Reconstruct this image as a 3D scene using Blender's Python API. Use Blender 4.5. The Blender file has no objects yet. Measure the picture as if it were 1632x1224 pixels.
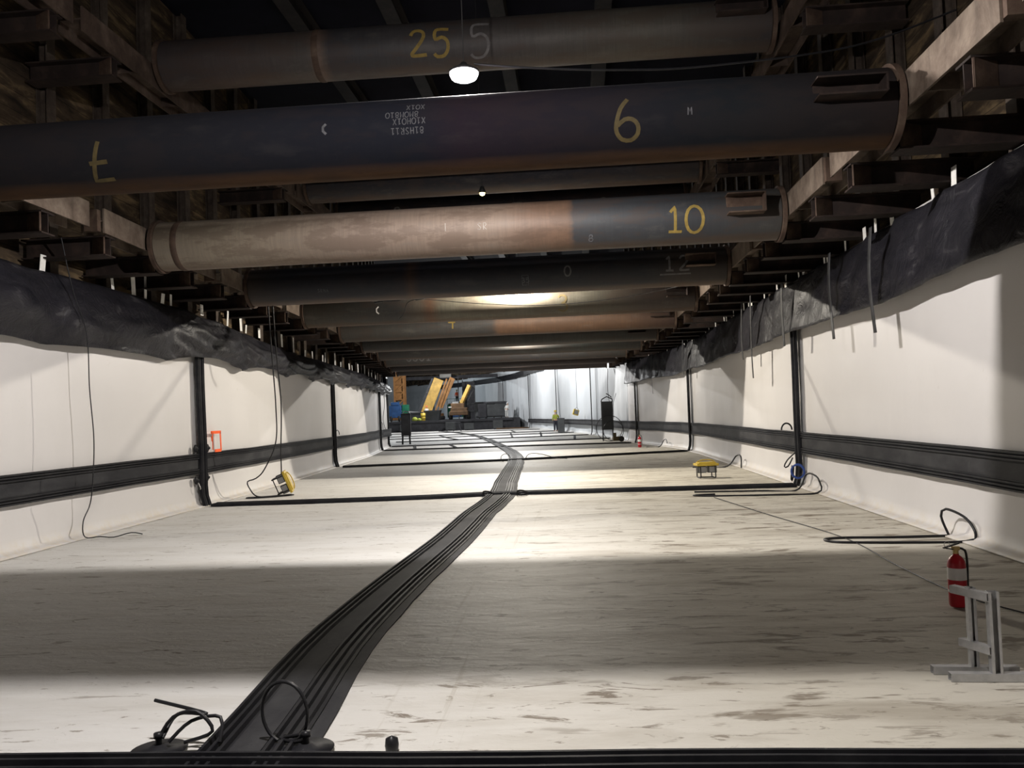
import bpy, bmesh, math, random
from mathutils import Vector, Matrix, Euler, noise
random.seed(7)
SC = bpy.context.scene
COL = SC.collection
R = math.radians
PI = math.pi

# ------------------------------------------------------------ camera
cd = bpy.data.cameras.new('camera'); cam = bpy.data.objects.new('camera', cd); COL.objects.link(cam)
cam.location = (0, 0, 1.6)
cam.rotation_euler = (R(92.1113), R(2.11754), R(4.28961))
cd.sensor_width = 36; cd.lens = 1320 / 1632 * 36
cd.clip_start = .05; cd.clip_end = 400
SC.camera = cam
# ------------------------------------------------------------ world, exposure
W = bpy.data.worlds.new('world'); SC.world = W; W.use_nodes = True
W.node_tree.nodes['Background'].inputs[0].default_value = (.30, .32, .42, 1)
W.node_tree.nodes['Background'].inputs[1].default_value = .004
vs = SC.view_settings
vs.view_transform = 'Standard'; vs.look = 'None'; vs.gamma = 1; vs.use_curve_mapping = False
vs.exposure = -0.42
# ------------------------------------------------------------ site lamps: x, y, z, watts, colour
LAMPS = [(-1.0, 3.30, 5.15, 1400, (1, .95, .92)),
         (-1.01, 8.50, 5.19, 2000, (1, .95, .91)),
         (-1.3, 20.4, 5.20, 2500, (1, .92, .79)),
         (-2.0, 33.2, 5.2, 2300, (1, .94, .84)),
         (-3.2, 46.1, 5.2, 1700, (1, .96, .91)),
         (-5.5, 62.0, 7.0, 4200, (.97, .98, .98)),
         (-9.0, 80.0, 7.4, 4600, (.98, .985, .98)),
         (-16.0, 97.0, 7.8, 4600, (.98, .985, .99)),
         (-27.0, 118.0, 7.8, 4200, (.86, .95, 1))]

# ------------------------------------------------------------ helpers
def interp(tab, y):
    if y <= tab[0][0]: return tab[0][1]
    for (a, va), (b, vb) in zip(tab, tab[1:]):
        if y <= b: return va + (vb - va) * (y - a) / (b - a)
    return tab[-1][1]
TL = [(-14, -7.3), (10, -7.4), (16, -7.5), (22, -7.85), (28, -8.35), (35, -9.0), (41.4, -9.9), (46.4, -10.65), (52, -11.9), (60, -14.4), (70, -18.7), (80, -23.5), (92, -30), (105, -38), (120, -48), (140, -62)]
TR = [(-14, 4.38), (29, 4.42), (33, 4.25), (36.5, 3.75), (40.5, 3.03), (46, 2.55), (57, 1.44), (65, .25), (72.7, -1.27), (82, -2.9), (93, -4.9), (102, -7.0), (112, -10.2), (122, -14.8), (135, -22), (150, -31)]
TWL = [(2, -6.2), (8.2, -6.3), (12.5, -6.42), (16.8, -6.68), (25.4, -7.2), (34, -8.1), (42.6, -9.5), (49, -10.4)]
TWR = [(2, 3.2), (27, 3.2), (34, 2.95), (38.3, 2.6), (42.6, 2.3), (49, 1.9)]
XL = lambda y: interp(TL, y)
XR = lambda y: interp(TR, y)
WL = lambda y: interp(TWL, y)
WR = lambda y: interp(TWR, y)

def tag(o, label=None, cat=None, group=None, kind=None):
    if label: o['label'] = label
    if cat: o['category'] = cat
    if group: o['group'] = group
    if kind: o['kind'] = kind
    return o
def thing(name, label, cat, loc=(0, 0, 0), rz=0, group=None):
    o = bpy.data.objects.new(name, None); COL.objects.link(o)
    o.location = loc; o.rotation_euler = (0, 0, rz); o.empty_display_size = .2
    return tag(o, label, cat, group)
def copy_tree(o, parent=None):
    c = o.copy(); COL.objects.link(c); c.parent = parent
    for ch in list(o.children): copy_tree(ch, c)
    return c

class MB:
    def __init__(s): s.v = []; s.f = []; s.sm = []
    def add(s, vs_, fs, smooth=False):
        b = len(s.v); s.v += [tuple(v) for v in vs_]
        s.f += [tuple(b + i for i in f) for f in fs]; s.sm += [smooth] * len(fs); return s
    def box(s, c, d, rot=None):
        M = Euler(rot).to_matrix() if rot else Matrix.Identity(3)
        vs_ = [Vector(c) + M @ Vector((x * d[0] / 2, y * d[1] / 2, z * d[2] / 2)) for x in (-1, 1) for y in (-1, 1) for z in (-1, 1)]
        return s.add(vs_, [(0, 1, 3, 2), (4, 6, 7, 5), (0, 4, 5, 1), (2, 3, 7, 6), (0, 2, 6, 4), (1, 5, 7, 3)])
    def bar(s, a, b, w, h, up=(0, 0, 1)):
        a = Vector(a); b = Vector(b); t = (b - a).normalized(); u = Vector(up)
        if abs(t.dot(u)) > .98: u = Vector((0, 1, 0))
        l = t.cross(u).normalized(); u = l.cross(t).normalized()
        vs_ = [p + l * (i * w / 2) + u * (j * h / 2) for p in (a, b) for i, j in ((-1, -1), (1, -1), (1, 1), (-1, 1))]
        return s.add(vs_, [(3, 2, 1, 0), (4, 5, 6, 7), (0, 1, 5, 4), (1, 2, 6, 5), (2, 3, 7, 6), (3, 0, 4, 7)])
    def tube(s, path, r, n=8, closed=False, cap=True):
        P = [Vector(p) for p in path]; N = len(P); rings = []; pu = None
        for i in range(N):
            if closed: t = (P[(i + 1) % N] - P[i - 1]).normalized()
            else: t = (P[min(i + 1, N - 1)] - P[max(i - 1, 0)]).normalized()
            if pu is None:
                u = Vector((0, 0, 1)) if abs(t.z) < .9 else Vector((1, 0, 0))
            else: u = pu
            l = t.cross(u).normalized(); u = l.cross(t).normalized(); pu = u
            rr = r[i] if isinstance(r, (list, tuple)) else r
            rings.append([P[i] + (l * math.cos(2 * PI * k / n) + u * math.sin(2 * PI * k / n)) * rr for k in range(n)])
        vs_ = [v for rg in rings for v in rg]; fs = []
        m = N if closed else N - 1
        for i in range(m):
            a = i * n; b = ((i + 1) % N) * n
            for k in range(n): fs.append((a + k, a + (k + 1) % n, b + (k + 1) % n, b + k))
        s.add(vs_, fs, True)
        if cap and not closed:
            s.add(rings[0], [tuple(range(n))]); s.add(rings[-1], [tuple(reversed(range(n)))])
        return s
    def cyl(s, a, b, r, n=24): return s.tube([a, b], r, n)
    def sweep(s, path, prof, nrm=(0, 0, 1), closed_prof=True, smooth=False):
        """prof: (lateral, height) pairs; lateral = right of travel seen along nrm"""
        P = [Vector(p) for p in path]; N = len(P); m = len(prof); vs_ = []
        for i in range(N):
            t = (P[min(i + 1, N - 1)] - P[max(i - 1, 0)]).normalized()
            n_ = Vector(nrm(i) if callable(nrm) else nrm).normalized()
            l = t.cross(n_).normalized()
            for a, h in prof: vs_.append(P[i] + l * a + n_ * h)
        fs = []
        for i in range(N - 1):
            for k in range(m if closed_prof else m - 1):
                fs.append((i * m + k, i * m + (k + 1) % m, (i + 1) * m + (k + 1) % m, (i + 1) * m + k))
        s.add(vs_, fs, smooth)
        if closed_prof:
            s.add(vs_[:m], [tuple(reversed(range(m)))]); s.add(vs_[-m:], [tuple(range(m))])
        return s
    def lathe(s, prof, n=24, c=(0, 0, 0)):
        vs_ = []; m = len(prof)
        for k in range(n):
            a = 2 * PI * k / n
            for r, z in prof: vs_.append((c[0] + r * math.cos(a), c[1] + r * math.sin(a), c[2] + z))
        fs = [(k * m + i, ((k + 1) % n) * m + i, ((k + 1) % n) * m + i + 1, k * m + i + 1) for k in range(n) for i in range(m - 1)]
        return s.add(vs_, fs, True)
    def grid(s, rows, smooth=True):
        n = len(rows[0]); vs_ = [v for r in rows for v in r]
        fs = [(i * n + j, i * n + j + 1, (i + 1) * n + j + 1, (i + 1) * n + j) for i in range(len(rows) - 1) for j in range(n - 1)]
        return s.add(vs_, fs, smooth)
    def build(s, name, mat, parent=None, bevel=0, solid=0, fix=True):
        me = bpy.data.meshes.new(name); me.from_pydata(s.v, [], s.f)
        me.polygons.foreach_set('use_smooth', s.sm)
        if fix:
            bm = bmesh.new(); bm.from_mesh(me); bmesh.ops.recalc_face_normals(bm, faces=bm.faces); bm.to_mesh(me); bm.free()
        me.materials.append(mat)
        o = bpy.data.objects.new(name, me); COL.objects.link(o)
        if parent is not None: o.parent = parent
        if solid:
            m = o.modifiers.new('solid', 'SOLIDIFY'); m.thickness = solid; m.offset = 0
        if bevel:
            m = o.modifiers.new('bevel', 'BEVEL'); m.width = bevel; m.segments = 2; m.limit_method = 'ANGLE'
        return o

def smooth_path(pts, step):
    out = []
    P = [Vector(p) for p in pts]
    for i in range(len(P) - 1):
        p0 = P[max(i - 1, 0)]; p1 = P[i]; p2 = P[i + 1]; p3 = P[min(i + 2, len(P) - 1)]
        n = max(2, int((p2 - p1).length / step))
        for k in range(n):
            t = k / n
            out.append(.5 * ((2 * p1) + (-p0 + p2) * t + (2 * p0 - 5 * p1 + 4 * p2 - p3) * t * t + (-p0 + 3 * p1 - 3 * p2 + p3) * t ** 3))
    out.append(P[-1]); return out
# ------------------------------------------------------------ materials
class NT:
    def __init__(s, name):
        s.m = bpy.data.materials.new(name); s.m.use_nodes = True; s.t = s.m.node_tree
        s.b = s.t.nodes['Principled BSDF']; s.tc = s.n('ShaderNodeTexCoord')
    def n(s, k, **kw):
        x = s.t.nodes.new(k)
        for a, v in kw.items(): setattr(x, a, v)
        return x
    def l(s, a, b): s.t.links.new(a, b)
    def coord(s, scale=(1, 1, 1), loc=(0, 0, 0), src='Object'):
        mp = s.n('ShaderNodeMapping'); mp.inputs['Scale'].default_value = scale; mp.inputs['Location'].default_value = loc
        s.l(s.tc.outputs[src], mp.inputs['Vector']); return mp.outputs[0]
    def noise(s, vec, scale=5, detail=4, rough=.55, dist=0):
        x = s.n('ShaderNodeTexNoise'); x.inputs['Scale'].default_value = scale; x.inputs['Detail'].default_value = detail
        x.inputs['Roughness'].default_value = rough; x.inputs['Distortion'].default_value = dist
        s.l(vec, x.inputs['Vector']); return x.outputs['Fac']
    def ramp(s, fac, stops, mode='LINEAR'):
        x = s.n('ShaderNodeValToRGB'); cr = x.color_ramp; cr.interpolation = mode
        while len(cr.elements) < len(stops): cr.elements.new(.5)
        for e, (p, c) in zip(cr.elements, stops):
            e.position = p; e.color = (c, c, c, 1) if isinstance(c, (int, float)) else (*c, 1)
        s.l(fac, x.inputs[0]); return x.outputs[0]
    def mix(s, fac, a, b, mode='MIX'):
        x = s.n('ShaderNodeMix', data_type='RGBA', blend_type=mode)
        for i, v in ((0, fac), (6, a), (7, b)):
            if isinstance(v, (int, float)): x.inputs[i].default_value = v if i == 0 else (v, v, v, 1)
            elif isinstance(v, tuple): x.inputs[i].default_value = (*v, 1)
            else: s.l(v, x.inputs[i])
        return x.outputs[2]
    def math(s, op, a, b=0, c=None):
        x = s.n('ShaderNodeMath', operation=op)
        for i, v in enumerate((a, b, c)):
            if v is None: continue
            if isinstance(v, (int, float)): x.inputs[i].default_value = v
            else: s.l(v, x.inputs[i])
        return x.outputs[0]
    def sep(s, vec):
        x = s.n('ShaderNodeSeparateXYZ'); s.l(vec, x.inputs[0]); return x.outputs
    def bump(s, h, strength=.3, dist=.02):
        x = s.n('ShaderNodeBump'); x.inputs['Strength'].default_value = strength; x.inputs['Distance'].default_value = dist
        s.l(h, x.inputs['Height']); s.l(x.outputs[0], s.b.inputs['Normal'])
    def col(s, c):
        if isinstance(c, tuple): s.b.inputs['Base Color'].default_value = (*c, 1)
        else: s.l(c, s.b.inputs['Base Color'])
    def fin(s, rough=.8, metal=0, spec=.3):
        s.b.inputs['Roughness'].default_value = rough; s.b.inputs['Metallic'].default_value = metal
        s.b.inputs['Specular IOR Level'].default_value = spec
        return s.m

def simple(name, c, rough=.7, metal=0, var=.25, scale=6, bump=.15, spec=.3):
    t = NT(name); nz = t.noise(t.coord(), scale, 5, .6)
    d = tuple(x * (1 - var) for x in c); u = tuple(min(1, x * (1 + var)) for x in c)
    t.col(t.ramp(nz, [(.3, d), (.7, u)])); t.bump(nz, bump, .01)
    return t.fin(rough, metal, spec)

def make_floor_mat():
    t = NT('dirty_white_membrane_floor')
    n1 = t.noise(t.coord((.55, 2.6, 1)), 1.0, 6, .62, .3)
    n2 = t.noise(t.coord((1, 1, 1), (4, 2, 0)), .35, 4, .55)
    n3 = t.noise(t.coord((1.2, 4.5, 1), (9, 3, 0)), 1.6, 8, .68, .6)
    x = t.sep(t.tc.outputs['Object'])
    side = t.ramp(t.math('MULTIPLY_ADD', x[0], .1, .5), [(.30, .0), (.5, .5), (.62, 1)])
    base = t.mix(n2, (.74, .73, .71), (.60, .585, .555))
    base = t.mix(side, base, t.mix(n2, (.68, .645, .56), (.53, .495, .42)))
    broad = t.math('MULTIPLY', t.ramp(n1, [(.46, 0), (.64, .7)]), t.math('MULTIPLY_ADD', side, .7, .3))
    c = t.mix(broad, base, (.36, .32, .255))
    small = t.ramp(t.math('ADD', n3, t.math('MULTIPLY', side, .035)), [(.60, 0), (.645, .9)])
    patch = t.ramp(n2, [(.35, .25), (.6, 1)])
    c = t.mix(t.math('MULTIPLY', small, patch), c, (.15, .115, .08))
    n4 = t.noise(t.coord((2.4, 5, 1), (1, 8, 0)), 2.2, 6, .7, .8)
    c = t.mix(t.ramp(n4, [(.62, 0), (.67, .75)]), c, (.22, .19, .15))
    n5 = t.noise(t.coord((1.0, 3.3, 1), (6, 1, 0)), 1.05, 5, .6, .25)
    c = t.mix(t.math('MULTIPLY', t.ramp(n5, [(.59, 0), (.635, .85)]), t.math('MULTIPLY_ADD', side, .85, .1)), c, (.17, .135, .095))
    # scuffed streak running along the tunnel beside the rubber strip
    st = t.noise(t.coord((9, .22, 1)), 1.5, 5, .7)
    st2 = t.math('MULTIPLY', t.ramp(st, [(.58, 0), (.68, .5)]), t.ramp(t.math('MULTIPLY_ADD', x[0], .1, .5), [(.385, 0), (.40, 1), (.43, 1), (.445, 0)]))
    c = t.mix(st2, c, (.40, .36, .30))
    t.col(c)
    t.bump(t.math('ADD', t.noise(t.coord((.7, 1.6, 1)), 1.6, 5, .6), t.math('MULTIPLY', n4, .4)), .45, .05)
    return t.fin(.62, 0, .35)
def make_wall_mat(name='white_membrane', a=(.68, .66, .65), b=(.56, .54, .53)):
    t = NT(name)
    n = t.noise(t.coord((1, .5, .35)), 1.0, 5, .55, .3)
    m = t.noise(t.coord((2, 2, 2), (3, 1, 4)), 2.5, 7, .7)
    c = t.mix(n, a, b)
    c = t.mix(t.ramp(m, [(.66, 0), (.74, .35)]), c, (.42, .39, .36))
    z = t.sep(t.tc.outputs['Object'])[2]
    low = t.math('MULTIPLY', t.ramp(t.math('MULTIPLY', z, 2.2), [(.05, 1), (.5, 0)]), t.ramp(m, [(.42, 0), (.6, .7)]))
    c = t.mix(low, c, (.60, .53, .42))
    t.col(c); t.bump(n, .35, .05)
    return t.fin(.55, 0, .4)
def make_rubber(name='black_rubber', c=(.009, .009, .012), d=(.028, .028, .03), rough=.6):
    t = NT(name); n = t.noise(t.coord((1, .4, 1)), 3, 6, .65)
    m = t.noise(t.coord((2, 2, 2)), 4, 8, .75)
    k = t.mix(t.ramp(n, [(.4, 0), (.72, 1)]), c, d)
    k = t.mix(t.ramp(m, [(.62, 0), (.74, .45)]), k, (.10, .098, .095))
    t.col(k); t.bump(m, .25, .01)
    return t.fin(rough, 0, .18)
def make_sheet():
    t = NT('black_plastic_sheet'); n = t.noise(t.coord((1, .6, 1.4)), 2.2, 6, .65, .8)
    k = t.ramp(n, [(.35, (.007, .007, .010)), (.6, (.016, .015, .019)), (.8, (.08, .078, .08))])
    t.col(k)
    t.bump(t.noise(t.coord((2, 1.2, 1.2)), 2.6, 5, .6, 1.2), .7, .06)
    return t.fin(.48, 0, .25)
def make_pipe(name, zones, ramp_mode='LINEAR', rust_low=.5, streak=.5, rough=.58, spec=.35, blot=1.0):
    """zones: (object x, colour); x from -7 to 4"""
    t = NT(name); o = t.sep(t.tc.outputs['Object'])
    wob = t.noise(t.coord((1, 1, 3)), 3, 4, .6)
    pos = t.math('ADD', t.math('MULTIPLY_ADD', o[0], 1 / 12., 8 / 12.), t.math('MULTIPLY_ADD', wob, .012, -.006))
    base = t.ramp(pos, [((x + 8) / 12., c) for x, c in zones], ramp_mode)
    ring = t.noise(t.coord((16, .8, .8)), 1.8, 7, .78)
    bl = t.noise(t.coord((.9, 2.5, 2.5), (random.random() * 9, 0, 0)), 1.5, 7, .68)
    c = t.mix(t.ramp(ring, [(.40, 0), (.60, streak)]), base, t.mix(.5, base, (.012, .012, .014)))
    c = t.mix(t.ramp(bl, [(.49, 0), (.56, .85 * blot)]), c, t.mix(.45, base, (.045, .028, .02)))
    c = t.mix(t.ramp(bl, [(.30, .75 * blot), (.44, 0)]), c, t.mix(.45, base, (.10, .09, .08)))
    low = t.ramp(t.math('MULTIPLY_ADD', o[2], -1.3, 0), [(.39, 0), (.48, rust_low)])
    c = t.mix(t.math('MULTIPLY', low, t.ramp(bl, [(.3, .5), (.55, 1)])), c, (.085, .045, .022))
    t.col(c); t.bump(t.math('ADD', bl, ring), .25, .008)
    return t.fin(rough, .1, spec)
def make_rust(name, a, b, c, rough=.75):
    t = NT(name); n = t.noise(t.coord((1, 1, 1)), 2.2, 8, .68, .3)
    m = t.noise(t.coord((5, 5, .8)), 1.6, 5, .6)
    k = t.ramp(n, [(.32, a), (.52, b), (.72, c)])
    k = t.mix(t.ramp(m, [(.5, 0), (.75, .4)]), k, (.03, .025, .022))
    t.col(k); t.bump(n, .35, .012)
    return t.fin(rough, .1, .2)
def make_lagging(name):
    t = NT(name); o = t.tc.outputs['Object']
    br = t.n('ShaderNodeTexBrick'); mp = t.n('ShaderNodeMapping'); mp.inputs['Rotation'].default_value = (0, 0, 0)
    x = t.sep(o); cb = t.n('ShaderNodeCombineXYZ'); t.l(x[1], cb.inputs[0]); t.l(x[2], cb.inputs[1])
    t.l(cb.outputs[0], br.inputs['Vector'])
    br.inputs['Scale'].default_value = 1; br.inputs['Brick Width'].default_value = 1.45; br.inputs['Row Height'].default_value = .28
    br.inputs['Mortar Size'].default_value = .006; br.inputs['Color1'].default_value = (1, 1, 1, 1); br.inputs['Color2'].default_value = (.75, .75, .75, 1)
    br.inputs['Mortar'].default_value = (.3, .3, .3, 1); br.offset = 0
    n = t.noise(t.coord((1, .7, 3)), 1.3, 7, .65, .4)
    k = t.ramp(n, [(.36, (.016, .011, .008)), (.52, (.055, .038, .023)), (.66, (.18, .128, .07))])
    t.col(t.mix(1, k, br.outputs['Color'], 'MULTIPLY')); t.bump(n, .5, .03)
    return t.fin(.9, 0, .2)
def emit(name, c, s):
    t = NT(name); t.b.inputs['Emission Color'].default_value = (*c, 1); t.b.inputs['Emission Strength'].default_value = s
    t.col((.9, .9, .9)); return t.fin(.4)

M = {}
M['floor'] = make_floor_mat()
M['wall'] = make_wall_mat()
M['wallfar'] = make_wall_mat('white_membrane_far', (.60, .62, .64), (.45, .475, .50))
M['rubber'] = make_rubber()
M['rubber_mat'] = make_rubber('grey_rubber_mat', (.022, .022, .025), (.05, .05, .052), .75)
M['sheet'] = make_sheet()
M['hose'] = simple('black_hose', (.015, .015, .017), .4, 0, .2)
M['strap'] = simple('white_strap', (.72, .71, .68), .6, 0, .15)
M['webstrap'] = simple('dark_strip', (.05, .05, .052), .6, 0, .4)
M['rust'] = make_rust('rusty_steel_plate', (.030, .019, .014), (.070, .045, .033), (.13, .095, .07))
M['rustdark'] = make_rust('dark_rusty_steel', (.011, .008, .008), (.022, .015, .013), (.05, .032, .025))
M['deckbeam'] = make_rust('deck_beam_steel', (.006, .005, .005), (.011, .009, .009), (.02, .016, .015))
M['walehigh'] = make_rust('upper_wale_steel', (.030, .020, .016), (.065, .045, .035), (.13, .10, .08))
M['wale'] = make_rust('weathered_wale_steel', (.06, .042, .032), (.13, .10, .078), (.21, .17, .135))
M['pile'] = make_rust('soldier_pile_steel', (.03, .022, .018), (.07, .054, .043), (.13, .11, .09))
M['lagging'] = make_lagging('timber_lagging')
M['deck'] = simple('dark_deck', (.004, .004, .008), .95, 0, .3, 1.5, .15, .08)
M['yellowpaint'] = simple('yellow_paint', (.20, .14, .035), .7, 0, .25, 12)
M['dullyellow'] = simple('faded_yellow_paint', (.075, .056, .022), .75, 0, .3, 12)
M['greypaint'] = simple('faded_grey_paint', (.12, .115, .115), .8, 0, .3, 12)
M['whitechalk'] = simple('white_marker', (.075, .075, .082), .8, 0, .35, 20)
M['palechalk'] = simple('pale_chalk', (.26, .24, .22), .8, 0, .3, 20)
M['orangepaint'] = simple('orange_marking_paint', (1.0, .13, .03), .6, 0, .1, 10)
M['galv'] = simple('galvanised_steel', (.46, .46, .46), .42, .55, .15, 14)
M['red'] = simple('red_extinguisher_paint', (.42, .015, .025), .3, 0, .12, 5)
M['label'] = simple('white_label', (.72, .70, .68), .6, 0, .08)
M['blackpl'] = simple('black_plastic', (.02, .02, .02), .5, 0, .2)
M['brass'] = simple('brass', (.45, .33, .14), .35, .8, .15)
M['yellow'] = simple('yellow_plastic', (.50, .36, .05), .5, 0, .15)
M['glass'] = simple('lamp_glass', (.25, .25, .25), .15, 0, .1)
M['blue'] = simple('blue_hose', (.03, .07, .28), .45, 0, .1)
M['lampglow'] = emit('glowing_lamp_diffuser', (1, .96, .96), 30)
M['lampdim'] = emit('warm_lamp_diffuser', (1, .8, .3), 8)
M['concrete'] = simple('grey_concrete', (.22, .215, .20), .9, 0, .2, 1.5)
M['rigyellow'] = simple('rig_yellow', (.42, .26, .06), .6, 0, .3, 2)
M['rigorange'] = simple('rig_orange', (.25, .12, .04), .7, 0, .35, 1.5)
M['brownm'] = simple('muddy_brown_machine', (.10, .058, .03), .75, 0, .4, 1.5)
M['green'] = simple('green_machine', (.01, .11, .06), .6, 0, .3, 2)
M['bluem'] = simple('blue_machine', (.02, .06, .16), .6, 0, .3, 2)
M['darkm'] = simple('dark_machine', (.035, .035, .04), .7, 0, .4, 2)
M['formwork'] = simple('dark_formwork', (.055, .058, .06), .7, 0, .35, 1)
M['tyre'] = simple('tyre_rubber', (.02, .018, .016), .85, 0, .2)
M['hivis'] = simple('hi_vis_yellow', (.30, .34, .05), .7, 0, .1)
M['orangecloth'] = simple('orange_cloth', (.85, .14, .05), .7, 0, .1)
M['darkcloth'] = simple('dark_cloth', (.03, .03, .04), .85, 0, .2)
M['whitecloth'] = simple('pale_cloth', (.6, .6, .58), .85, 0, .1)
M['skin'] = simple('skin', (.45, .27, .19), .6, 0, .08)
M['redw'] = M['red']

# ------------------------------------------------------------ structure
def frange(a, b, s):
    n = max(1, int(round((b - a) / s))); return [a + (b - a) * i / n for i in range(n + 1)]
ys = frange(-14, 20, 1.0) + frange(22, 150, 2.0)
mb = MB()
rows = []
for y in ys:
    a, b = XL(y) - .6, XR(y) + .6
    rows.append([(a + (b - a) * k / 24, y, .012 * noise.noise(Vector((a + (b - a) * k / 24, y, 0)))) for k in range(25)])
mb.grid(rows); fl = mb.build('floor', M['floor']); tag(fl, kind='structure')

def wall_sheet(name, X, sgn, y0, y1, ztop, mat, amp, step=.25, cove=True):
    """sgn: +1 = room lies towards +x of the sheet"""
    rows = []
    prof = [(.20, .012), (.10, .03), (.05, .08), (.02, .2), (0, .5)] if cove else [(0, 0)]
    zs = frange(.75, ztop, .25)
    for y in frange(y0, y1, step):
        row = []
        for o, z in prof + [(0, z) for z in zs]:
            k = min(1, z / .6)
            d = amp(y) * k * (noise.noise(Vector((y * .35, z * .12, 7.3))) + .5 * noise.noise(Vector((y * 1.1, z * .25, 3.1))))
            d += .012 * k * noise.noise(Vector((y * 2.3, z * 1.4, 1.1)))
            row.append((X(y) + sgn * (o + max(d, -.1)), y, z))
        rows.append(row)
    return tag(MB().grid(rows).build(name, mat, solid=.02), kind='structure')
near = lambda y: .035 + .05 * max(0, min(1, (y - 16) / 20))
wall_sheet('wall_left', XL, 1, -14, 47, 3.3, M['wall'], near)
wall_sheet('wall_right', XR, -1, -14, 43, 4.0, M['wall'], near)
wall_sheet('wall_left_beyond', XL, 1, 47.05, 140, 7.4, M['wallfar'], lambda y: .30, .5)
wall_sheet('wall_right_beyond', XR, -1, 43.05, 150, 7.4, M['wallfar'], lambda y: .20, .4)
# end walls
def cross_wall(name, a, b, z0, z1, mat, amp=.25):
    a = Vector(a); b = Vector(b); n = int((b - a).length / .5); nn = (b - a).normalized().cross(Vector((0, 0, 1))); rows = []
    for i in range(n + 1):
        p = a.lerp(b, i / n)
        rows.append([tuple(p + nn * (amp * noise.noise(Vector((i * .22, z * .1, 5)))) + Vector((0, 0, z))) for z in frange(z0, z1, .6)])
    return tag(MB().grid(rows).build(name, mat, solid=.02), kind='structure')
cross_wall('wall_back', (-63, 141, 0), (-30, 151, 0), 0, 10, M['wallfar'])
cross_wall('wall_front', (-7.9, -14, 0), (5, -14, 0), 0, 10, M['wall'], .05)
# shoring behind the membrane, up to the deck
def shoring(name, X, off, y0, y1, z0, z1):
    rows = [[(X(y) + off, y, z) for z in (z0, z1)] for y in frange(y0, y1, 1.0)]
    return tag(MB().grid(rows, False).build(name, M['lagging'], solid=.08), kind='structure')
shoring('wall_left_shoring', XL, -.35, -14, 48, 3.0, 10.0)
shoring('wall_right_shoring', XR, .35, -14, 48, 3.4, 10.0)
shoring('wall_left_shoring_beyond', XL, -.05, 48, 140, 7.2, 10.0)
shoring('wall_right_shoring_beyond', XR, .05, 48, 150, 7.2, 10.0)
mb = MB()
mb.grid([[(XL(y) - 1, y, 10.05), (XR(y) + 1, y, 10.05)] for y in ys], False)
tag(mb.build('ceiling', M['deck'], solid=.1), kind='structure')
# end face of the low-headroom section above the last strut
for (x, nm) in ((-5.2, 'second'), (-3.3, 'first'), (-1.2, 'third'), (.9, 'fourth')):
    b = MB(); b.box((0, 0, .19), (.3, 60, .03)); b.box((0, 0, -.19), (.3, 60, .03)); b.box((0, 0, 0), (.025, 60, .36))
    w = {'first': 'left of centre', 'second': 'nearest the left shoring', 'third': 'right of centre', 'fourth': 'nearest the right shoring'}[nm]
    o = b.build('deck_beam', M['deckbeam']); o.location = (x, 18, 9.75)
    tag(o, 'dark steel beam running lengthways under the deck, ' + w, 'beam', 'deck beams')

# raised slab at the far end where the machines stand
bx = [(-40, 93), (-30, 94), (-22, 95), (-8.0, 95.5), (-5.3, 95.5)]
mb = MB()
top = [(-36, 95), (-6.2, 95), (-6.8, 101), (-9.8, 112), (-14, 121), (-26, 142), (-60, 138), (-46, 118)]
for z in (0,): pass
n = len(top); vv = [(x, y, 0) for x, y in top] + [(x, y, 1.25) for x, y in top]
mb.add(vv, [tuple(range(n, 2 * n))] + [(i, (i + 1) % n, n + (i + 1) % n, n + i) for i in range(n)])
tag(mb.build('trim_1', M['darkm']), kind='structure')

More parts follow.
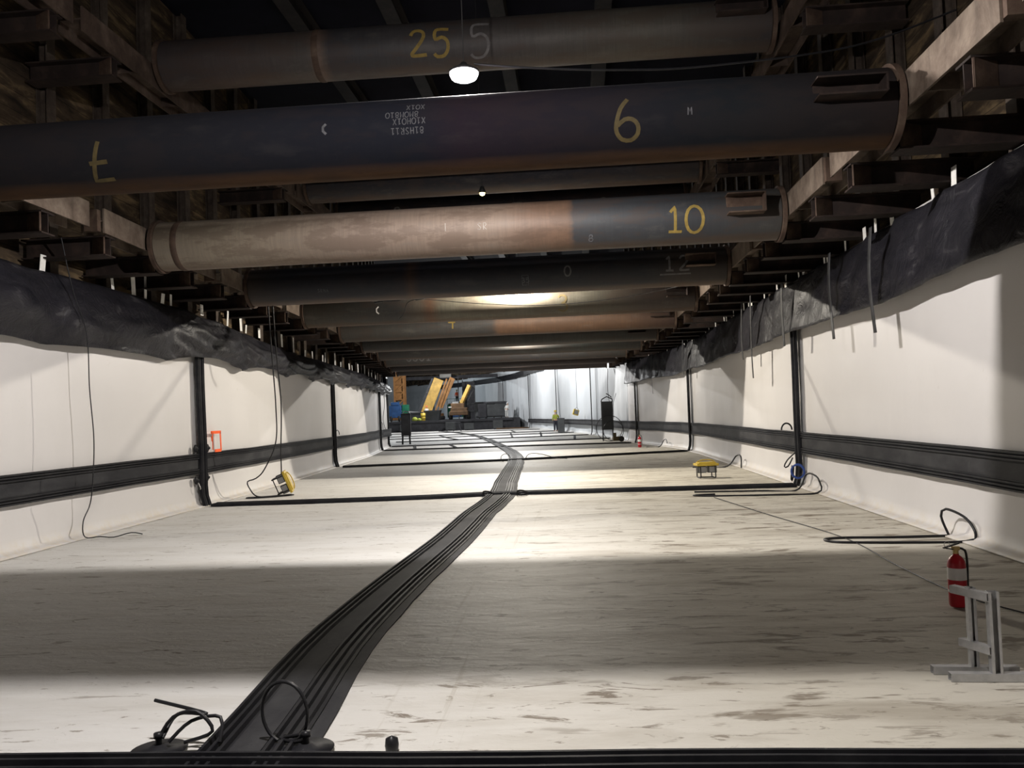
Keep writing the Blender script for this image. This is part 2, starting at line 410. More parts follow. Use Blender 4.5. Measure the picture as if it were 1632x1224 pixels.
# ------------------------------------------------------------ steel pipe struts
GLY = {  # strokes in a 1 wide x 1.6 high box, centred
 '0': [[(.5 * math.cos(a / 16 * 2 * PI), .8 * math.sin(a / 16 * 2 * PI)) for a in range(17)]],
 '1': [[(-.25, .45), (.05, .8), (.05, -.75)], [(-.35, -.75), (.45, -.78)]],
 '2': [[(-.45, .45), (-.3, .72), (0, .8), (.3, .68), (.38, .4), (.2, .05), (-.15, -.35), (-.45, -.75), (.5, -.75)]],
 '3': [[(-.4, .6), (-.1, .8), (.25, .7), (.35, .4), (.15, .1), (-.1, .05), (.2, 0), (.42, -.3), (.3, -.65), (0, -.8), (-.4, -.6)]],
 '4': [[(-.1, .8), (-.45, .1), (.5, .12)], [(.15, .5), (.1, -.8)]],
 '5': [[(.5, .78), (-.25, .78), (-.3, .2), (.1, .3), (.42, .05), (.42, -.4), (.15, -.75), (-.25, -.78), (-.42, -.6)]],
 '6': [[(.05, .85), (-.25, .45), (-.42, -.1), (-.42, -.45), (-.2, -.75), (.15, -.8), (.42, -.55), (.42, -.2), (.2, .02), (-.1, .02), (-.38, -.2)]],
 '8': [[(.3 * math.sin(a / 12 * 2 * PI), .42 + .36 * math.cos(a / 12 * 2 * PI)) for a in range(13)], [(.4 * math.sin(a / 12 * 2 * PI), -.36 + .42 * math.cos(a / 12 * 2 * PI)) for a in range(13)]],
 'M': [[(-.4, -.8), (-.35, .8), (0, -.1), (.35, .8), (.4, -.8)]],
 'R': [[(-.35, -.8), (-.35, .8), (.2, .75), (.3, .4), (.1, .05), (-.35, 0), (.35, -.8)]],
 'X': [[(-.4, -.8), (.4, .8)], [(-.4, .8), (.4, -.8)]],
 'A': [[(-.4, -.8), (0, .8), (.4, -.8)], [(-.2, -.15), (.2, -.15)]],
 'H': [[(-.35, -.8), (-.35, .8)], [(.35, -.8), (.35, .8)], [(-.35, 0), (.35, 0)]],
 'S': [[(.4, .6), (0, .8), (-.35, .5), (0, .1), (.35, -.3), (.1, -.75), (-.4, -.6)]],
 '7': [[(-.4, .75), (.4, .8), (-.05, -.8)], [(-.35, 0), (.4, .05)]],
 '_': [[(-.6, 0), (.6, 0)]], '|': [[(0, -.8), (0, .8)]], 'C': [[(.4, .55), (.1, .8), (-.35, .4), (-.4, -.3), (-.1, -.75), (.4, -.6)]],
 'c': [[(.2, .5), (-.1, .2), (-.1, -.2), (.2, -.5)]],
 'B': [[(-.5, -.8), (.5, -.8), (.5, .8), (-.5, .8), (-.5, -.8)]],
}
RP = .38
def paint(parent, name, text, x0, a0, h, wdt, mat, rot=0, gap=1.0, rad=RP, label=None):
    """text brushed on a pipe; x0 along the pipe, a0 degrees above the camera-facing side"""
    mb = MB(); s = h / 1.6; n = len(text); cr, sr = math.cos(rot), math.sin(rot)
    for i, ch in enumerate(text):
        if ch == ' ': continue
        for st in GLY[ch]:
            pts = []
            if ch in '2356' and len(st) > 4: st = [(p.x, p.y) for p in smooth_path([(a_, b_, 0) for a_, b_ in st], .12)]
            for p, q in zip(st, st[1:]):
                k = max(1, int(math.hypot(q[0] - p[0], q[1] - p[1]) * s / .04))
                pts += [(p[0] + (q[0] - p[0]) * j / k, p[1] + (q[1] - p[1]) * j / k) for j in range(k)]
            pts.append(st[-1]); P = []
            for u, v in pts:
                u = (u + (i - (n - 1) / 2) * 1.35 * gap) * s; v *= s
                u, v = u * cr - v * sr, u * sr + v * cr
                P.append((u, v))
            rr = []
            for j, (u, v) in enumerate(P):
                a_, b_ = P[max(0, j - 1)], P[min(len(P) - 1, j + 1)]
                dx, dy = b_[0] - a_[0], b_[1] - a_[1]; L = math.hypot(dx, dy) or 1
                nx, ny = -dy / L * wdt / 2, dx / L * wdt / 2
                for r_, sg in ((rad - .003, 1), (rad + .0035, 1), (rad + .0035, -1), (rad - .003, -1)):
                    ang = R(a0) + (v + sg * ny) / rad
                    rr.append((x0 + u + sg * nx, -r_ * math.cos(ang), r_ * math.sin(ang)))
            m = len(P)
            fs = [(4 * j + k, 4 * j + (k + 1) % 4, 4 * j + 4 + (k + 1) % 4, 4 * j + 4 + k) for j in range(m - 1) for k in range(4)]
            fs += [(0, 1, 2, 3), (4 * m - 4, 4 * m - 1, 4 * m - 2, 4 * m - 3)]
            mb.add(rr, fs)
    o = mb.build(name, mat, parent)
    if label: o['label'] = label
    return o
BL = (.022, .024, .030); NV = (.016, .018, .026); BR = (.16, .085, .045); TN = (.30, .235, .165); DK = (.045, .035, .032); GR = (.075, .07, .065)
def strut(y, z, mat, label, group='steel pipe struts across the tunnel', ends=True, box=None, ringx=None, xa=None, xb=None):
    a = (xa if xa is not None else WL(y - .4)) + .05; b = (xb if xb is not None else WR(y + .4)) - (.05 if y < 30 else .09)
    t = thing('pipe_strut', label, 'strut', (0, y, z), 0, group)
    p = MB(); N = 56
    vs_ = []; segs = frange(a + .04, b - .04, 1.2)
    p.tube([(x, 0, 0) for x in segs], RP, N); p.build('pipe', mat, t)
    for x, sg in ((a, 1), (b, -1)):
        e = MB(); e.cyl((x - .03, 0, 0), (x + .03, 0, 0), RP + .035, 40)
        e.build('end_plate', M['rust'], t, .005)
    for rx in (ringx or []):
        r = MB(); r.tube([(rx - .05, 0, 0), (rx - .03, 0, 0), (rx + .03, 0, 0), (rx + .05, 0, 0)], [RP + .001, RP + .009, RP + .009, RP + .001], N)
        r.build('weld_band', M['rust'], t)
    if box:
        # short channel welded on the camera side near the end, open towards the viewer
        x0, x1, zc, hh, mt = box; w = MB(); yo = -RP - .10
        w.box(((x0 + x1) / 2, yo + .03, zc - hh / 2), (x1 - x0, .24, .02)); w.box(((x0 + x1) / 2, yo + .03, zc + hh / 2), (x1 - x0 + .02, .24, .018))
        w.box((x1, yo + .03, zc), (.02, .24, hh)); w.box(((x0 + x1) / 2, yo + .12, zc), (x1 - x0, .03, hh))
        w.build('end_bracket', mt, t, .003)
    return t
PM = {
 's0': make_pipe('pipe_steel_a', [(-7, BL), (0, DK), (4, BL)]),
 's6': make_pipe('pipe_steel_six', [(-7.5, (.02, .016, .016)), (-4.5, (.012, .012, .015)), (-1.4, (.009, .010, .016)), (-1.0, (.015, .010, .016)), (1.5, (.009, .011, .014)), (3, (.018, .014, .014))], rust_low=.9, streak=.35, rough=.85, spec=.12, blot=.22),
 's10': make_pipe('pipe_steel_ten', [(-6.5, (.15, .125, .095)), (-5.2, (.17, .14, .105)), (-3.2, (.165, .125, .10)), (-1.1, (.15, .11, .085)), (-.5, (.115, .072, .05)), (.04, (.115, .068, .044)), (.10, (.032, .034, .038)), (2.0, (.030, .032, .036)), (3.2, (.045, .043, .04))], streak=.35),
 's12': make_pipe('pipe_steel_twelve', [(-6.7, (.045, .034, .027)), (-5.9, (.018, .019, .024)), (-3.35, (.014, .015, .021)), (-3.2, (.05, .028, .02)), (-3.0, (.014, .015, .021)), (1.5, (.018, .019, .022)), (2.1, (.032, .026, .022))], rust_low=.65, blot=.4),
 's21': make_pipe('pipe_steel_three', [(-7, (.05, .043, .032)), (-4.4, (.03, .03, .03)), (-3.8, (.08, .066, .05)), (-3.55, (.11, .055, .03)), (-3.3, (.10, .09, .066)), (.5, (.07, .064, .048)), (2, (.04, .03, .026))], streak=.55),
 's25': make_pipe('pipe_steel_four', [(-7.5, (.05, .046, .04)), (-2.4, (.036, .034, .033)), (-2.2, (.11, .06, .035)), (1.5, (.095, .052, .03)), (3, (.045, .026, .02))]),
 's29': make_pipe('pipe_steel_b', [(-8, (.04, .038, .036)), (-1, (.06, .058, .052)), (1, (.06, .06, .053)), (3, (.03, .028, .026))]),
 's34': make_pipe('pipe_steel_c', [(-8, (.035, .033, .033)), (-1, (.05, .05, .046)), (1, (.045, .05, .045)), (3, (.03, .026, .024))]),
 's38': make_pipe('pipe_steel_d', [(-8, (.052, .048, .044)), (-2, (.04, .037, .037)), (3, (.043, .04, .035))]),
 's42': make_pipe('pipe_steel_e', [(-8, (.03, .026, .024)), (0, (.04, .03, .026)), (3, (.034, .023, .02))]),
 'u': make_pipe('pipe_steel_upper', [(-6.5, (.034, .029, .030)), (-5, (.052, .040, .037)), (-3.85, (.055, .049, .045)), (-3.65, (.12, .085, .066)), (-3.5, (.032, .032, .036)), (-1, (.052, .046, .044)), (1.2, (.080, .072, .058)), (3, (.035, .030, .030))], rust_low=.3, streak=.5),
 'ud': make_pipe('pipe_steel_upper_dark', [(-6.5, (.016, .015, .018)), (0, (.014, .012, .02)), (3, (.02, .017, .018))], rust_low=.5)}
strut(3.9, 4.43, PM['s0'], 'unseen steel pipe strut above the near floor strip, kept to block lamp light')  # out of view; continues the row, put in to block light from the nearest lamp
s = strut(8.2, 4.43, PM['s6'], 'widest dark steel pipe strut in front, painted with a yellow 6', box=(2.34, 2.95, .06, .16, M['rustdark']))
paint(s, 'painted_number', '6', .61, -12, .38, .04, M['dullyellow'], label='yellow 6 brushed on the pipe')
paint(s, 'painted_number', '7', -4.63, -25, .40, .042, M['dullyellow'], rot=PI, label='yellow upside-down crossed 7')
for i, (tx, aa, xx) in enumerate((('XO1X'.replace('O', '0'), 30, -1.42), ('8M0M810', 17, -1.55), ('X10H01X', 6, -1.48), ('81HSR11', -8, -1.50))):
    paint(s, 'written_line', tx, xx, aa, .062, .008, M['whitechalk'], rot=PI, gap=.9)
paint(s, 'chalk_mark', 'c', -2.32, 2, .16, .025, M['whitechalk']); paint(s, 'chalk_mark', 'M', 1.2, -5, .07, .012, M['whitechalk'])
s = strut(12.5, 4.43, PM['s10'], 'tan and grey steel pipe strut painted with a yellow 10', box=(2.32, 2.84, .08, .27, M['rust']), ringx=[-6.0])
paint(s, 'painted_number', '1', 1.57, -12, .38, .042, M['yellowpaint'], label='yellow 1 of the number 10'); paint(s, 'painted_number', '0', 1.86, -14, .40, .045, M['yellowpaint'], label='yellow 0 of the number 10')
paint(s, 'chalk_mark', 'SR', -1.25, -4, .10, .009, M['palechalk']); paint(s, 'chalk_mark', '|', -1.8, -2, .12, .009, M['palechalk']); paint(s, 'chalk_mark', '8', .35, -45, .12, .014, M['whitechalk'])
s = strut(16.8, 4.43, PM['s12'], 'dark blue-grey steel pipe strut painted with a faint 12, behind the tan strut', box=(2.3, 2.86, .06, .22, M['rust']))
paint(s, 'painted_number', '1', 1.98, 5, .30, .04, M['greypaint']); paint(s, 'painted_number', '2', 2.28, 5, .30, .04, M['greypaint']); paint(s, 'painted_number', '_', 2.1, -28, .8, .03, M['greypaint'])
paint(s, 'boxed_marking', '35', -.87, -25, .10, .015, M['whitechalk']); paint(s, 'boxed_marking', 'B', -.87, -25, .20, .010, M['whitechalk'], label='white outlined box round the 35')
paint(s, 'chalk_mark', '0', -.02, -3, .2, .03, M['greypaint']); paint(s, 'written_line', 'SRHA', -5.0, -26, .07, .012, M['whitechalk'])
s = strut(21.1, 4.43, PM['s21'], 'steel pipe strut with a pale top and a faint 3, third behind the front strut', box=(2.4, 2.9, .06, .24, M['rustdark']))
paint(s, 'painted_number', '3', -.18, -14, .42, .05, M['dullyellow']); paint(s, 'chalk_mark', 'c', -4.9, -8, .3, .03, M['label'])
s = strut(25.4, 4.43, PM['s25'], 'steel pipe strut painted with a yellow 4, brown on its right half', box=(2.4, 2.95, .06, .24, M['rustdark']))
paint(s, 'painted_number', '4', -3.62, 4, .34, .045, M['yellowpaint'])
s = strut(29.7, 4.43, PM['s29'], 'greyish steel pipe strut next behind the one with the yellow 4', box=(2.0, 2.6, .0, .24, M['rustdark']))
s = strut(34.0, 4.43, PM['s34'], 'grey-green steel pipe strut two behind the one with the yellow 4')
s = strut(38.3, 4.43, PM['s38'], 'steel pipe strut with faint round digits near its left end')
paint(s, 'painted_number', '0001', -7.1, -2, .36, .05, M['greypaint'])
s = strut(42.6, 4.43, PM['s42'], 'reddish dark steel pipe strut, last but one before the open hall')
s = strut(46.9, 4.43, PM['s42'], 'lowest-looking farthest steel pipe strut at the edge of the open hall')
UG = 'upper level steel pipe struts'
s = strut(12.5, 7.3, PM['u'], 'upper steel pipe strut painted with a yellow 25', UG, ringx=[-3.72], xa=-6.27, xb=3.2, box=(2.3, 3.0, .1, .2, M['rustdark']))
paint(s, 'painted_number', '2', -2.12, -10, .38, .05, M['yellowpaint'], label='yellow 2 of the number 25'); paint(s, 'painted_number', '5', -1.78, -13, .40, .05, M['yellowpaint'], label='yellow 5 of the number 25')
paint(s, 'painted_number', '5', -1.2, -14, .50, .04, M['greypaint'], label='faded grey 5')
strut(16.8, 7.3, PM['ud'], 'upper dark steel pipe strut hidden just behind the front strut with the 6', UG, xa=-6.27, xb=3.2)
strut(19.6, 7.3, PM['ud'], 'upper dark steel pipe strut seen as a thin band right under the front strut', UG, xa=-6.27, xb=3.2)
s = strut(22.3, 7.3, PM['ud'], 'upper dark steel pipe strut with two faint 8s just above the tan strut', UG, xa=-6.27, xb=3.2)
paint(s, 'painted_number', '8', -4.55, -30, .42, .05, M['greypaint']); paint(s, 'painted_number', '8', 1.0, -38, .42, .05, M['greypaint']); paint(s, 'painted_number', 'B', -1.3, -36, .4, .02, M['greypaint'])

# ------------------------------------------------------------ wales along both sides
STR = [3.9, 8.2, 12.5, 16.8, 21.1, 25.4, 29.7, 34.0, 38.3, 42.6, 46.9]
NAMES = ['by the front floor strip', 'at strut 6', 'at strut 10', 'at strut 12', 'at strut 3', 'at strut 4',
         'one strut behind 4', 'two struts behind 4', 'at the round-digit strut', 'at the last but one strut', 'at the farthest strut']
def side(sg): return 'left' if sg > 0 else 'right'
def beam_between(mb, a, b, z0, z1, sg, depth=.34, tf=.025):
    """horizontal-web beam; its flange (seen from the tunnel) stands upright; sg=+1: left side"""
    a = Vector((a[0], a[1], 0)); b = Vector((b[0], b[1], 0)); o = Vector((-sg * depth, 0, 0)); f = Vector((-sg * tf / 2, 0, 0)); zc = (z0 + z1) / 2
    mb.bar(a + f + Vector((0, 0, zc)), b + f + Vector((0, 0, zc)), tf, z1 - z0)
    mb.bar(a + o - f + Vector((0, 0, zc)), b + o - f + Vector((0, 0, zc)), tf, z1 - z0)
    mb.bar(a + o / 2 + Vector((0, 0, zc)), b + o / 2 + Vector((0, 0, zc)), depth - 2 * tf, .02)
    L = (b - a).length; k = int(L / 1.4)
    for i in range(1, k + 1):
        p = a.lerp(b, i / (k + 1)) + o / 2
        mb.box((p.x, p.y, zc), (depth - 2 * tf, .015, z1 - z0 - .02))
    return mb
for sg, WX in ((1, WL), (-1, WR)):
    for i, y in enumerate(STR):
        y0, y1 = y - 2.02, y + 1.98
        if sg > 0: y0 += .45 if i > 0 else 0; y1 += .38
        if i == 10: y1 = y + .25
        mb = MB(); t = thing('wale', 'rusty steel wale beam on the %s side %s' % (side(sg), NAMES[i]), 'beam', (WX(y), y, 4.49), 0, 'lower wale beams')
        beam_between(mb, (WX(y0) - WX(y), y0 - y), (WX(y1) - WX(y), y1 - y), -.17, .17, sg)
        mb.build('beam', M['wale'], t)
        e = MB(); e.box((-sg * .12, y0 - y - .02, 0), (.2, .09, .30)); e.build('splice_plate', M['rust'], t, .004)
    # upper level wales
    for i, (y, nm) in enumerate(((8.2, 'nearest the camera'), (12.5, 'at the strut numbered 25'), (16.8, 'behind the strut numbered 25'), (21.1, 'farthest back'))):
        X0 = -6.32 if sg > 0 else 3.25; y0, y1 = y - 2.1, y + 2.0
        mb = MB(); t = thing('upper_wale', 'dark rusty wale beam of the upper %s side, %s' % (side(sg), nm), 'beam', (X0, y, 7.08), 0, 'upper wale beams')
        beam_between(mb, (0, y0 - y), (0, y1 - y), -.17, .17, sg); mb.build('beam', M['walehigh'], t)

# support brackets: I-beams from the shoring to just under the wales
def bracket(y, sg, z, label, group, X0, X1, mat=None):
    t = thing('support_bracket', label, 'bracket', (X1, y, z), 0, group)
    L = abs(X0 - X1); d = -sg
    b = MB(); b.box((d * L / 2, 0, .13), (L, .26, .02)); b.box((d * L / 2, 0, -.13), (L, .26, .02)); b.box((d * L / 2, 0, 0), (L, .016, .25))
    b.build('beam', mat or M['rustdark'], t)
    s_ = MB(); 
    s_.add([(d * .02, -.13, -.12), (d * .02, -.13, .12), (d * .26, -.008, -.12), (d * .26, -.008, .12)], [(0, 1, 3, 2)])
    s_.add([(d * .02, -.13, -.12), (d * .02, -.115, -.12), (d * .02, -.115, .12), (d * .02, -.13, .12)], [(0, 1, 2, 3)])
    o = s_.build('stiffener', M['rust'], t, solid=.012)
    return t
for sg, WX, X in ((1, WL, XL), (-1, WR, XR)):
    for i, y in enumerate(STR):
        for k, (dy, w) in enumerate(((.12, 'right at it'), (1.5, 'next past it'), (2.95, 'second past it'))):
            if i == len(STR) - 1 and k: continue
            if i == 0 and k == 0: continue
            yy = y + dy
            bracket(yy, sg, 4.17, 'dark bracket under the %s wale %s, %s' % (side(sg), NAMES[i], w), 'bracket beams under the %s wale' % side(sg), X(yy) - sg * .24, WX(yy) - sg * .04)
    for i, y in enumerate((9.9, 11.3, 14.0, 15.4, 18.2, 21.6)):
        X0 = -6.32 if sg > 0 else 3.25
        bracket(y, sg, 6.77, 'dark bracket beam under the upper %s wale, %s' % (side(sg), ('nearest', 'second', 'third', 'fourth', 'fifth', 'farthest')[i]), 'upper bracket beams', X(y) - sg * .24, X0 - sg * .04)

# soldier piles in front of the timber lagging
def pile_mesh():
    b = MB(); b.box((0, 0, 3.2), (.02, .20, 6.4)); b.box((.16, 0, 3.2), (.02, .20, 6.4)); b.box((.08, 0, 3.2), (.15, .014, 6.4)); return b
for sg, X in ((1, XL), (-1, XR)):
    proto = pile_mesh().build('soldier_pile', M['pile'])
    for i in range(27):
        y = 5.6 + 1.5 * i; o = proto if i == 0 else proto.copy()
        if i: COL.objects.link(o)
        k = min(range(len(STR)), key=lambda q: abs(STR[q] - y)); n_ = 'just before' if y < STR[k] - .3 else 'just beyond' if y > STR[k] + .3 else 'in line with'
        o.location = (X(y) - sg * .29 - (0.16 if sg < 0 else 0), y, 3.58)
        if sg < 0: o.location.x = X(y) + .12
        tag(o, 'upright rusty soldier pile on the %s shoring, %s %s' % (side(sg), n_, NAMES[k].replace('at ', '', 1)), 'pile', 'soldier piles on the %s side' % side(sg))

# ------------------------------------------------------------ black sheet hung along the wall tops
def sheet(sg, X, y0, y1, label):
    rows = []; nodes = [4, 7.6, 10.9, 14.5, 18.2, 21.6, 24.8, 27.6, 30.5, 33.4, 36.2, 39, 42, 47]
    for y in frange(y0, y1, .12):
        row = []
        for k in range(19):
            q = k / 18.
            if sg > 0:
                for a, b in zip(nodes, nodes[1:]):
                    if a <= y <= b: u = (y - a) / (b - a); break
                arch = math.sin(PI * u) ** .7; big = 1 if y > 14.5 else .35
                ztop = 3.84 if y < 15 else 3.84 - .30 * min(1, (y - 15) / 7)
                zb = 2.80 + .17 * arch * big; bul = .18 + .26 * math.sin(PI * min(1, q * 1.15)) * (.55 + .45 * arch)
                z = ztop + (zb - ztop) * q + .02 * noise.noise(Vector((y * .9, q * 3, 2)))
                off = .10 + bul * (q ** .6) + .10 * (1 - arch) * q * -1
                fold = .075 * noise.noise(Vector((y * 1.1 + q * 1.2, q * 2.6, 9))) + .05 * abs(math.sin((u - .5) * 7 * (1 - q * .6))) * (1 - q) 
                ar = abs(u - .5) * 2; fold += .045 * math.cos((q * 1.15 + ar * ar * .5) * 20) * q * big
                off += fold
                if q > .93: off -= .05
            else:
                ztop = 3.96 if y < 16 else 3.96 + .06 * min(1, (y - 16) / 14); zb = 2.93 + .03 * math.sin(y * .9) + .03 * noise.noise(Vector((y * .5, 0, 4)))
                if 9 > y: zb += .05 * (9 - y) * .5
                if y > 38: ztop -= .02
                z = ztop + (zb - ztop) * q
                vf = noise.noise(Vector((y * 1.7, q * .5, 3)))
                off = .08 + .22 * q ** .7 + .10 * vf * (1 - q * .4) + .05 * noise.noise(Vector((y * 2.2, q * 3, 8)))
            row.append((X(y) + sg * max(.05, off), y, z))
        rows.append(row)
    o = MB().grid(rows).build('plastic_sheet', M['sheet'], solid=.012)
    return tag(o, label, 'sheet')
sheet(1, XL, 4, 46.4, 'black plastic sheet sagging in scallops along the top of the left wall')
sheet(-1, XR, 4, 42.3, 'black plastic sheet hung flat along the top of the right wall')
# loose dark strips hanging over the right-hand sheet
STP = [(11.2, 2.50, .10, 'longest-looking dark strip nearest the camera'), (12.95, 2.57, .11, 'second dark strip from the camera'), (15.9, 2.70, .13, 'dark strip just before the first wall joint'),
       (18.7, 2.21, .10, 'dark strip reaching far below the sheet past the first joint'), (19.7, 2.68, .10, 'short dark strip beside the long one past the first joint'),
       (30.0, 2.80, .13, 'short dark strip by the second wall joint'), (36.0, 2.27, .09, 'thin long dark strip near the sheet end'), (40.5, 2.75, .12, 'short dark strip at the sheet end')]
for i, (y, zb, w, lb) in enumerate(STP):
    xr = XR(y); ztop = 3.9 if y < 16 else 4.05; pts = []
    for k in range(14):
        q = k / 13; z = ztop + (zb - ztop) * q
        pts.append((-.40 - .03 * math.sin(q * 3), .04 * math.sin(q * 4 + i) + .05 * q, z - ztop))
    rows = [[(x, yy - w / 2, z), (x + .006, yy, z), (x, yy + w / 2, z)] for x, yy, z in pts]
    o = MB().grid(rows).build('hanging_strip', M['webstrap'], solid=.008); o.location = (xr, y, ztop)
    tag(o, lb + ', hanging on the right sheet', 'strip', 'strips hanging on the right sheet')
# little white fixing straps above the sheets
def straps(sg, X, ylist):
    for i, y in enumerate(ylist):
        h = (.2, .34, .24, .42, .22)[i * 7 % 5]; w = (.08, .12, .075, .13)[i * 5 % 4]
        z0 = 3.86 if sg > 0 else 3.96
        if y > 16: z0 += (-.28 if sg > 0 else .04) * min(1, (y - 16) / 8)
        b = MB(); tl = random.uniform(-.05, .05)
        b.add([(0, -w / 2, 0), (0, w / 2, 0), (0, w / 2 + tl, h), (0, -w / 2 + tl, h)], [(0, 1, 2, 3)])
        o = b.build('fixing_strap', M['strap'], solid=.006); o.location = (X(y) + sg * (.05 + .03 * (i % 2)), y, z0 - .02)
        k = min(range(len(STR)), key=lambda q: abs(STR[q] - y)); n_ = 'before' if y < STR[k] - .2 else 'past' if y > STR[k] + .2 else 'in line with'
        tag(o, 'white strap above the %s black sheet, %s %s %s' % (side(sg), ('wide', 'narrow')[w < .07], n_, NAMES[k].replace('at ', '', 1)), 'strap', 'white straps above the %s sheet' % side(sg))
straps(1, XL, [9.6, 11.0, 12.9, 13.5, 13.95, 14.5, 14.9, 16.2, 17.7, 18.5, 18.9, 19.8, 21.2, 21.7, 23.0, 24.2, 25.3, 26.6, 27.1, 28.6, 29.8, 31.4, 32.2, 33.4, 35.3, 36.7, 38.2, 39.8])
straps(-1, XR, [7.9, 9.5, 10.1, 11.3, 12.0, 12.35, 13.3, 14.1, 14.4, 15.6, 16.0, 16.9, 17.3, 17.6, 18.9, 20.1, 20.6, 21.0, 22.5, 23.4, 23.9, 25.2, 26.6, 27.1, 28.4, 29.9, 31.0, 31.5, 33.1, 34.6, 36.2, 37.7])

# ------------------------------------------------------------ ribbed rubber waterstops
def ribbed(w, ribs, th=.012, rh=.03, rw=.028):
    """cross-section of a ribbed strip: total width w, ribs at lateral positions"""
    top = [(w / 2, 0), (w / 2, th)]
    for r_ in sorted(ribs, reverse=True):
        top += [(r_ + rw / 2, th), (r_ + rw / 3, th + rh), (r_ - rw / 3, th + rh), (r_ - rw / 2, th)]
    top += [(-w / 2, th), (-w / 2, 0)]
    return top
t = thing('floor_waterstop', 'ribbed black rubber strip running lengthways down the middle of the floor', 'waterstop', (0, 0, 0))
ctr = [(-1.55, 2.6, .012), (-1.63, 3.85, .012), (-1.735, 5.15, .012), (-1.785, 6.2, .012), (-1.78, 7.2, .012), (-1.735, 8.7, .012), (-1.66, 10.8, .012), (-1.63, 13.5, .012), (-1.54, 16.4, .012), (-1.72, 20, .012), (-2.08, 28.3, .012), (-2.6, 34, .012), (-3.7, 41.6, .012), (-6.0, 55.7, .012), (-8.6, 69, .012), (-11.4, 80, .012), (-15, 92, .012)]
cp = smooth_path(ctr, .5)
for i, p in enumerate(cp): p.x += .015 * noise.noise(Vector((p.y * .8, 0, 0)))
MB().sweep(cp, ribbed(.48, [-.222, -.175, -.125, .095, .15, .205], rh=.026, rw=.024)).build('rubber_strip', M['rubber'], t)
MB().sweep([p + Vector((0, 0, .003)) for p in cp], [(.065, .0), (.065, .014), (-.095, .014), (-.095, 0)]).build('flat_web', M['rubber_mat'], t)
MB().sweep([p + Vector((.27 + .022 * noise.noise(Vector((p.y * 1.3, 4, 0))), 0, -.006)) for p in cp if p.y < 60], [(.05, 0), (.05, .008), (-.05, .008), (-.05, 0)]).build('edge_flap', M['rubber_mat'], t)
# transverse floor joints
TJ = [([(-7.2, 3.70), (-1.9, 3.69), (4.2, 3.66)], 'crossing the floor at the very front'), ([(-7.2, 16.05), (-3.5, 16.2), (-1.5, 16.6), (1, 16.55), (4.2, 16.5)], 'crossing the floor at the first wall joint'),
      ([(-7.95, 27.9), (-2, 28.9), (2, 30.3), (4.05, 31)], 'crossing the floor at the second wall joint'), ([(-9.6, 41.3), (-3, 41.1), (2.7, 40.5)], 'crossing the floor at the third wall joint'),
      ([(-10.4, 46.5), (-4, 47.5), (2.0, 48)], 'crossing the floor just past the last strut'), ([(-12, 55), (-5, 56), (.9, 57)], 'crossing the far floor behind the last strut'),
      ([(-14.5, 63), (-6, 64), (-.1, 65)], 'crossing the far floor level with the standing worker'), ([(-17, 71), (-8, 72), (-1.8, 73)], 'crossing the far floor behind the standing worker'), ([(-21, 82), (-12, 82.5), (-3.5, 83)], 'crossing the farthest floor before the raised slab')]
for i, (pts, lb) in enumerate(TJ):
    w = .36 if i < 3 else .30
    pp = smooth_path([(x, y, .012) for x, y in pts], .5)
    for p in pp: p.y += .02 * noise.noise(Vector((p.x * .8, i, 0)))
    o = MB().sweep(pp, ribbed(w, [-w * .42, -w * .25, 0, w * .25, w * .42], rh=.04)).build('cross_waterstop', M['rubber'])
    tag(o, 'black rubber strip ' + lb, 'waterstop', 'rubber strips across the floor')
for i, (a, b, lb) in enumerate((((-9.4, 48.2), (-8.1, 41.6), 'left of the centre strip'), ((-7.1, 46.8), (-5.95, 41.4), 'beside the centre strip on its left'), ((-9.76, 62.6), (-7.9, 56), 'behind the leftmost pair'), ((-11.7, 71), (-9.9, 63.5), 'farthest to the left'),
                       ((-6.1, 80), (-5.1, 72.5), 'far beyond the bend of the centre strip'), ((-5.5, 71), (-4.3, 57), 'right of the centre strip, widest'), ((-2.9, 70), (-2.3, 57), 'near the standing worker'), ((-.03, 56.5), (-.03, 48), 'nearest the dark board'))):
    o = MB().sweep([(a[0], a[1], .012), (b[0], b[1], .012)], ribbed(.14, [-.04, .04])).build('short_floor_strip', M['rubber'])
    tag(o, 'short black floor strip joining two cross strips, ' + lb, 'waterstop', 'short strips on the far floor')
# wall bands and upright joints
def wall_path(X, sg, y0, y1, z, off, step=.5):
    ys_ = []
    y = y0
    while y < y1: ys_.append(y); y += step
    ys_.append(y1)
    return [Vector((X(y) + sg * off, y, z + .015 * noise.noise(Vector((y * .5, z, 0))))) for y in ys_]
for sg, X, y1, lb in ((1, XL, 47, 'wide black ribbed band running along the left wall'), (-1, XR, 93, 'wide black ribbed band running along the right wall')):
    t = thing('wall_waterstop', lb, 'waterstop', (0, 0, 0), 0, 'lengthways wall bands')
    path = wall_path(X, sg, 3, y1, .855, .055)
    for p in path:
        if p.y > 43.05: p.x += sg * min(.20, (p.y - 43.05) * .1)
    prof = ribbed(.41, [-.19, -.155, -.115, .115, .155, .19], rh=.028)
    MB().sweep(path, prof, (sg, 0, 0)).build('rubber_strip', M['rubber'], t)
    MB().sweep([p + Vector((sg * .005, 0, 0)) for p in path], [(.085, 0), (.085, .012), (-.085, .012), (-.085, 0)], (sg, 0, 0)).build('flat_web', M['rubber_mat'], t)
